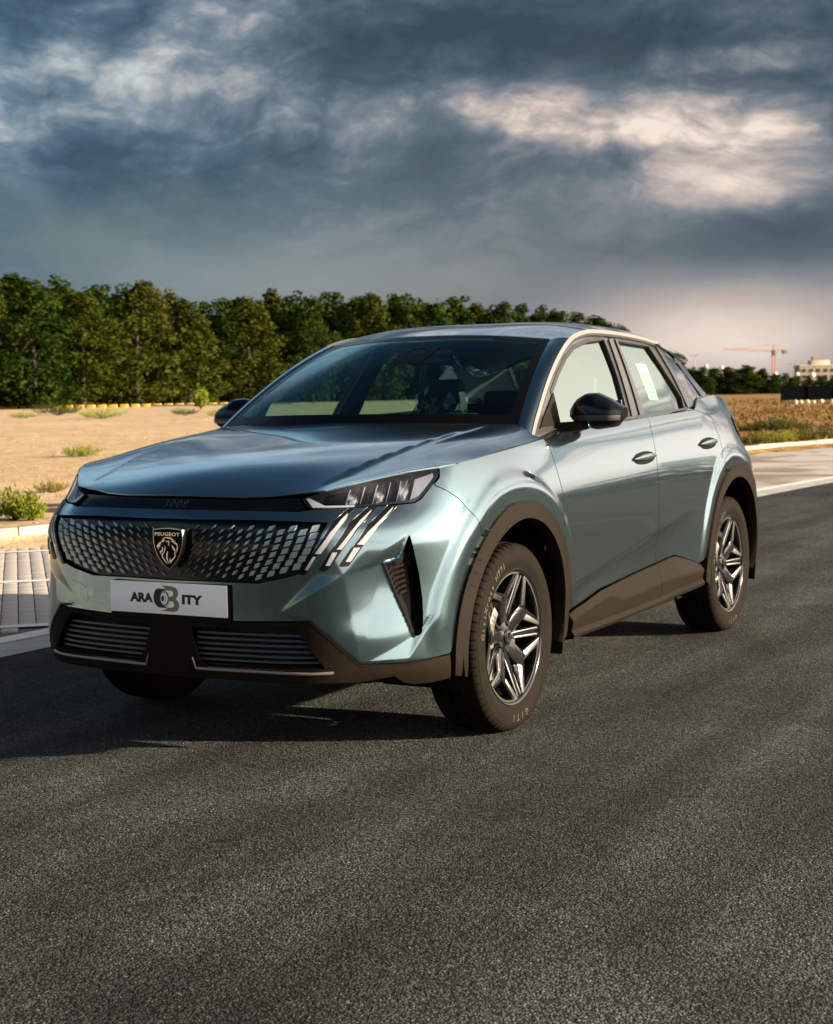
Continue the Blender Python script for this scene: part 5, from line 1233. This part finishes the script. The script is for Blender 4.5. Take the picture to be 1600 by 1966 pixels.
th=np.linspace(0,2*math.pi,33);MB().tube([(-1.0+.08*math.sin(t),.37+.17*math.cos(t),1.02+.15*math.sin(t)) for t in th],.016,8).build('steering_wheel','dash_plastic',car,True)
im=MB();im.box((-1.05,0,1.455),(.035,.24,.07));im.build('interior_mirror','black_gloss',car,bevel=.015)
# head lining under the roof
lf=numfn(lambda u,v:np.stack([u,v,Rf(u,v)-.035],-1),.006);lf.sign=-1.
hh_=np.array([(-1.05,0),(-1.08,.32),(-1.16,.53)]+[(ro3[i][0],ro3[i][1]-.05) for i in list(sel) if -2.45<ro3[i][0]<-1.25]+[(-2.7,.56),(-2.95,.50),(-3.0,0)]);panel('head_lining',np.r_[hh_,(hh_[::-1]*[1,-1])[1:-1]],lf,'headliner',car,res=.08,flange=0)
for sg in (1,-1):
    for (x0,x1) in ((-.50,-1.46),(-1.52,-2.35)):
        MB().box(((x0+x1)/2,sg*.755,.83),(abs(x1-x0),.05,.56)).build('door_trim','dash_plastic',car,bevel=.02)
MB().box((-2.85,0,1.13),(.75,1.3,.03)).build('parcel_shelf','dash_plastic',car,bevel=.01)
# plastic covers still on the front seats and a carton on the passenger side
glass_mat('film',(.86,.90,.88),.07,3.,.12)
for y in (.37,-.37):
    bm=bmesh.new();bmesh.ops.create_icosphere(bm,subdivisions=3,radius=.15)
    for v in bm.verts: v.co=Vector((v.co.x*.55,v.co.y*1.0,v.co.z*.8))*(1+.10*math.sin(v.co.x*60+v.co.z*47)*math.sin(v.co.y*53))
    me=bpy.data.meshes.new('seat_cover');bm.to_mesh(me);bm.free();me.materials.append(mat('film'));o=link('seat_cover',me,car);o.location=(-1.85,y,1.24)
# ---------------------------------------------------------------- wheels
simple('rubber',(.0080,.0064,.0044),.75,spec=.06,bump=.15,bscale=300,var=.15,vscale=20); simple('rubber_letter',(.060,.048,.032),.6,spec=.2); simple('rim_dark',(.012,.012,.013),.16,.6,coat=.8); simple('rim_machined',(.70,.69,.67),.24,1.); simple('brake_metal',(.32,.31,.30),.35,1.,var=.15,vscale=40); simple('caliper',(.40,.37,.33),.4,.8)
RT=.362
def lathe(prof,seg,fn=None):
    V=[];n=len(prof)
    for k in range(seg):
        a=2*math.pi*k/seg
        for j,(r,y) in enumerate(prof):
            rr=r+(fn(j,k,r,y) if fn else 0);V.append((rr*math.cos(a),y,rr*math.sin(a)))
    return V,[(k*n+j,((k+1)%seg)*n+j,((k+1)%seg)*n+j+1,k*n+j+1) for k in range(seg) for j in range(n-1)]
half=[(.240,.080),(.249,.094),(.2575,.0985),(.263,.0995),(.276,.1065),(.294,.1115),(.312,.1120),(.326,.110),(.334,.1085),(.335,.1070),(.341,.1045),(.348,.100),(.354,.094),(.3575,.087),(.359,.078),(.3595,.066),(.3600,.0605),(.352,.0595),(.352,.0525),(.3608,.0515),(.3615,.035),(.3618,.0245),(.353,.0235),(.353,.0165),(.3620,.0155),(.362,.004)]
prof=half+[(r,-y) for r,y in half[::-1]]
nh=len(half)
def sipe(j,k,r,y):
    q=k%5;ay=abs(y)
    if .069>ay and .0605<ay and False: return 0
    if q==0 and (.345<r) and ay>.062: return -.0055
    if q==2 and .30<r and .0165<ay<.053 and r>.3575: return -.003
    return 0
V,F=lathe(prof,330,sipe)
tyre_me=mk('tyre',V,F,'rubber',None,True).data;bpy.data.objects.remove(bpy.data.objects['tyre']);tyre_me.set_sharp_from_angle(angle=math.radians(28))
V,F=lathe([(.2425,.078),(.252,.0955),(.2585,.1005),(.2605,.0995),(.2605,.0965),(.253,.0945),(.2475,.090),(.243,.078),(.236,.05),(.232,0),(.234,-.06),(.244,-.1)],128)
rim_me=mk('rim',V,F,'rim_dark',None,True).data;bpy.data.objects.remove(bpy.data.objects['rim'])
V,F=lathe([(.2475,.0908),(.2520,.0955),(.2580,.1012),(.2608,.1004)],128)
lip_me=mk('x',V,F,'rim_dark',None,True).data;bpy.data.objects.remove(bpy.data.objects['x'])
R0=.2500
def pt(r,a,tw=7.):
    a=math.radians(a+tw*(r-.25));return (-r*R0*math.cos(a),r*R0*math.sin(a))
def yface(r): return .060+.030*smooth(.15,.95,r)-.012*math.exp(-((r-.45)/.25)**2)
def plate2(poly,base,depth,m,name,lift=0.):
    """polygon given in (r,angle) about the hub, extruded inwards, as mesh data"""
    poly=[(r,a+base) for r,a in poly];n=len(poly);V=[]
    for r,a in poly: x,z=pt(r,a);V.append((x,float(yface(r))+lift,z))
    c=np.mean(V,0)
    for (r,a),v in zip(poly,list(V)): V.append((v[0]+(c[0]-v[0])*.0,v[1]-depth,v[2]))
    return V,[tuple(range(n)),tuple(range(2*n-1,n-1,-1))]+[(i,i+n,(i+1)%n+n,(i+1)%n) for i in range(n)]
def data(name,V,F,m,bevel=0):
    o=MB();o.add(V,F);ob=o.build(name,m,None,bevel=bevel);d=ob.data;bpy.data.objects.remove(ob);return d
PARTS=[]   # (name, data, rotation k)
arm=[(.16,-30),(.40,-20),(.62,-12),(.99,-31),(.99,-23),(.72,-4),(.69,0),(.72,4),(.99,23),(.99,31),(.62,12),(.40,20),(.16,30)]
L1=[(.63,11.2),(.69,7.4),(.992,25.5),(.992,30.6)];L2=[(.60,-11.6),(.68,-8.0),(.992,-27.5),(.992,-30.6)]
arc=[(.965,-27)]+[(.965,a) for a in range(-22,25,5)]+[(.965,28),(.998,28)]+[(.998,a) for a in range(24,-27,-5)]+[(.998,-27)]
blade=[(.16,24),(.45,30.5),(.995,32.5),(.995,40),(.45,43),(.16,50)]
b1=[(.34,29.8),(.995,32.5),(.995,34.4),(.34,33.8)];b2=[(.30,43.2),(.45,42.4),(.995,38.4),(.995,40.2),(.45,44.6),(.30,46)]
inner1=[(.24,-24),(.42,-17.5),(.60,-10.5),(.66,-2.5),(.66,2.5),(.60,10.5),(.42,17.5),(.24,24)]
for nm,poly,dp,m,lf,bv in (('spoke',arm,.034,'rim_dark',-.002,.0035),('spoke_face',L1,.02,'rim_machined',.002,.0012),('spoke_face',L2,.02,'rim_machined',.002,.0012),('rim_arc',arc,.012,'rim_machined',.0022,0),('spoke',blade,.03,'rim_dark',-.006,.003),('spoke_face',b1,.02,'rim_machined',-.003,.001),('spoke_face',b2,.02,'rim_machined',-.003,.001),('spoke_web',inner1,.01,'rim_grey',.003,.002)):
    PARTS.append((nm,data(nm,*plate2(poly,0,dp,m,nm,lf),m,bv) if m in MATS else data(nm,*plate2(poly,0,dp,m,nm,lf),simple('rim_grey',(.03,.03,.031),.22,.8,coat=.6),bv)))
V,F=lathe([(.0,.066),(.030,.066),(.040,.062),(.056,.058),(.060,.03)],40);hub_me=data('hub',V,F,'rim_dark')
V,F=lathe([(.0,.073),(.022,.0725),(.0275,.070),(.029,.064)],32);cap_me=data('cap',V,F,'black_gloss')
V,F=lathe([(.05,.030),(.155,.030),(.162,.028),(.162,.006),(.05,.006)],64);disc_me=data('disc',V,F,'brake_metal')
V,F=lathe([(.0,.0),(.222,.0)],48);back_me=data('back',[(x,y-.03,z) for x,y,z in V],F,'under')
cal=MB()
for t in np.linspace(-.38,.38,7): cal.box((.145*math.cos(t),.045,.145*math.sin(t)),(.045,.05,.045),[[math.cos(t),0,-math.sin(t)],[0,1,0],[math.sin(t),0,math.cos(t)]])
co=cal.build('c','caliper',None,bevel=.006);cal_me=co.data;bpy.data.objects.remove(co)
nut=MB();nut.tube([(0,.05,0),(0,.067,0)],.0095,6);no=nut.build('n','chrome',None);nut_me=no.data;bpy.data.objects.remove(no)
sh=[(-.016,.018),(0,.021),(.016,.018),(.0165,.004),(.011,-.010),(0,-.021),(-.011,-.010),(-.0165,.004)]
bd=MB();bd.prism([(-x,.0735,z) for x,z in sh],(0,.0015,0));bo=bd.build('b','badge_metal',None);bad_me=bo.data;bpy.data.objects.remove(bo)
bd=MB();bd.prism([(-x*.82,.0752,z*.82) for x,z in sh],(0,.0006,0));bo=bd.build('b','black_gloss',None);bad2_me=bo.data;bpy.data.objects.remove(bo)
def arc_text(txt,size,r,a0,a1,depth=.0012):
    m=MB();n=len(txt)
    for i,ch in enumerate(txt):
        if ch==' ': continue
        v,f=text_mesh(ch,size,depth,bold=.0008);a=math.radians(a0+(a1-a0)*i/max(1,n-1));
        if len(v)==0: continue
        w=[]
        for x,y,z in v:
            rr=r+y;yy=np.interp(rr,[q[0] for q in half[:11]],[q[1] for q in half[:11]])+.0006+z*.5
            w.append((-rr*math.cos(a)-x*math.sin(a),yy,rr*math.sin(a)-x*math.cos(a)))
        m.add(w,f)
    o=m.build('t','rubber_letter',None);d=o.data;bpy.data.objects.remove(o);return d
TXT=[arc_text('GitiXross HT71',.034,.303,172,112),arc_text('GITI',.036,.306,284,262)]
def wheel(x,y,left,steer=0.):
    root=link('wheel',rim_me,car);root.location=(x,y,RT);root.rotation_euler=(0,0,(0 if left else math.pi)+steer)
    def ch(n,d,rot=None,loc=None):
        o=link(n,d,root)
        if rot is not None:o.rotation_euler=(0,rot,0)
        if loc is not None:o.location=loc
        return o
    ch('tyre',tyre_me);ch('rim_lip',lip_me);ch('hub',hub_me);ch('hub_cap',cap_me);ch('badge',bad_me);ch('badge_field',bad2_me);ch('brake_disc',disc_me);ch('brake_shield',back_me);ch('brake_caliper',cal_me,math.radians(-20 if left else 200))
    for k in range(5):
        a=math.radians(108-8+72*k)   # image angle of the unit
        # rotation about +y that carries image angle 0 to a
        for nm,d in PARTS: ch(nm,d,a)
        b=a+math.radians(36);ch('wheel_nut',nut_me,None,(-.0525*math.cos(b),0,.0525*math.sin(b)))
    for d in TXT: ch('tyre_lettering',d)
for x in (0.,-2.739):
    wheel(x,.788,True);wheel(x,-.788,False)
# ---------------------------------------------------------------- number plate and crest
PXF=.974
pc=np.array([PXF,-.004,.5865]);PW,PH=.508,.112
m=MB();m.box((PXF-.004,pc[1],pc[2]),(.006,PW,PH));plate=m.build('number_plate','plate_white',car,bevel=.0018)
m=MB();m.box((PXF-.012,pc[1],pc[2]-.010),(.012,PW+.006,PH+.02));m.build('plate_holder','black_plastic',plate,bevel=.003)
X_=PXF-.0009
def on_plate(v,k,yc,zc): return [(X_+k*.0005+z,pc[1]+yc+x,pc[2]+zc+y) for x,y,z in v]
for t,yc,w in (('ARA',-.114,.102),('ITY',.104,.088)):
    v,f=text_mesh(t,.047,.0002,bold=.0026);v=v.copy();v[:,0]*=w/(np.ptp(v[:,0]));v[:,1]*=.034/np.ptp(v[:,1]);v[:,1]-=v[:,1].mean()*0+ (v[:,1].max()+v[:,1].min())/2
    mk('plate_lettering',on_plate(v,1,yc,0),f,'plate_black',plate)
def lg(L): return [((u-800)*.00023-.0045,(388-w)*.000177,0) for u,w in L]
def flat(name,L,k,m_): 
    v=on_plate(np.array(lg(L)),k,0,0);mk(name,v,[tuple(range(len(v)))],m_,plate)
def ell(cx,cy,rx,ry,n=36): return [(cx+rx*math.cos(2*math.pi*i/n),cy+ry*math.sin(2*math.pi*i/n)) for i in range(n)]
flat('logo_bow',[(715,130),(800,200),(830,225),(905,226),(935,262),(930,315),(900,343),(858,350),(840,385),(862,440),(905,436),(940,470),(948,520),(925,562),(815,572),(770,612),(715,640),(930,650),(985,632),(1030,580),(1042,510),(1020,440),(978,383),(1020,320),(1028,260),(1012,200),(970,158),(900,138)][::-1],1,'plate_brown')
flat('logo_tyre',[(830,222),(790,200),(640,192),(600,222),(570,280),(555,345),(555,400),(566,460),(592,520),(630,562),(660,574),(760,579),(825,562),(770,548),(720,505),(690,430),(688,350),(705,280),(750,235)],1,'plate_black')
flat('logo_ring',ell(772,388,84,152),2,'plate_grey');flat('logo_ring',ell(786,388,74,146),3,'plate_brown');flat('logo_ring',ell(764,388,66,118),4,'plate_white');flat('logo_ring',ell(756,388,46,92),5,'plate_grey');flat('logo_ring',ell(752,388,40,82),6,'plate_white');flat('logo_hub',ell(742,388,29,58),7,'plate_black')
# crest on the grille
CX=.985
E_=lambda L,x=CX:[at(280+u/16.38,990+w/16.38,x=x) for u,w in L]
shp=[(215,425),(420,395),(680,388),(920,408),(1145,450),(1165,760),(1140,1000),(1080,1220),(980,1430),(860,1600),(755,1705),(620,1610),(480,1450),(360,1250),(270,1000),(230,780)]
c=np.mean(shp,0);ins=lambda k:[tuple(c+(np.array(q)-c)*k) for q in shp]
m=MB();m.prism(E_(shp),(-.022,0,0));crest=m.build('crest_badge','badge_metal',car,bevel=.0012)
m=MB();m.prism([p+[.0008,0,0] for p in E_(ins(.955))],(-.004,0,0));m.build('crest_field','under',crest)
LION=[[(500,770),(570,690),(640,672),(740,675),(800,690),(860,740),(945,815),(870,785),(790,748),(740,722),(640,704),(580,714)],[(490,835),(520,770),(605,740),(590,790),(550,830)],[(345,950),(400,880),(450,830),(480,810),(470,860),(500,880),(440,920),(470,960),(430,985),(400,1010),(425,1060),(405,1050),(370,990)],
[(490,985),(555,1010),(555,1060),(520,1140),(475,1170),(500,1200),(480,1212),(460,1180),(445,1110),(500,1090),(535,1040)],[(605,940),(632,1000),(612,1110),(548,1220),(542,1290),(700,1530),(635,1475),(518,1310),(508,1220),(578,1120),(603,1020)],[(680,1120),(705,1130),(687,1330),(745,1525),(698,1450),(648,1340),(655,1220)],
[(775,1310),(783,1420),(918,1290),(915,1120),(850,1030),(815,915),(880,985),(932,1060),(942,1295),(780,1500),(748,1410)],[(790,825),(850,785),(995,880),(1020,1000),(1005,1090),(955,1180),(983,1060),(988,950),(955,905),(850,830)],[(635,825),(650,795),(720,780),(752,820),(735,870),(748,950),(720,930),(708,880),(730,830),(700,812),(650,838)]]
for st in LION:
    m=MB();m.prism([p+[.0016,0,0] for p in E_(st)],(-.001,0,0));m.build('crest_line','badge_metal',crest)
v,f=text_mesh('PEUGEOT',.02,.0003,bold=.0004,space=1.08);a=E_([(285,555),(1065,585),(680,500),(680,610)]);wd=a[1][1]-a[0][1];ht=a[2][2]-a[3][2];v=v.copy();v[:,0]*=wd/np.ptp(v[:,0]);v[:,1]*=ht/np.ptp(v[:,1]);v[:,1]-=(v[:,1].max()+v[:,1].min())/2
ctr=(a[0]+a[1])/2;mk('crest_lettering',[(CX+.0014+q[2],ctr[1]+q[0],ctr[2]-.0015+q[1]) for q in v],f,'badge_metal',crest)
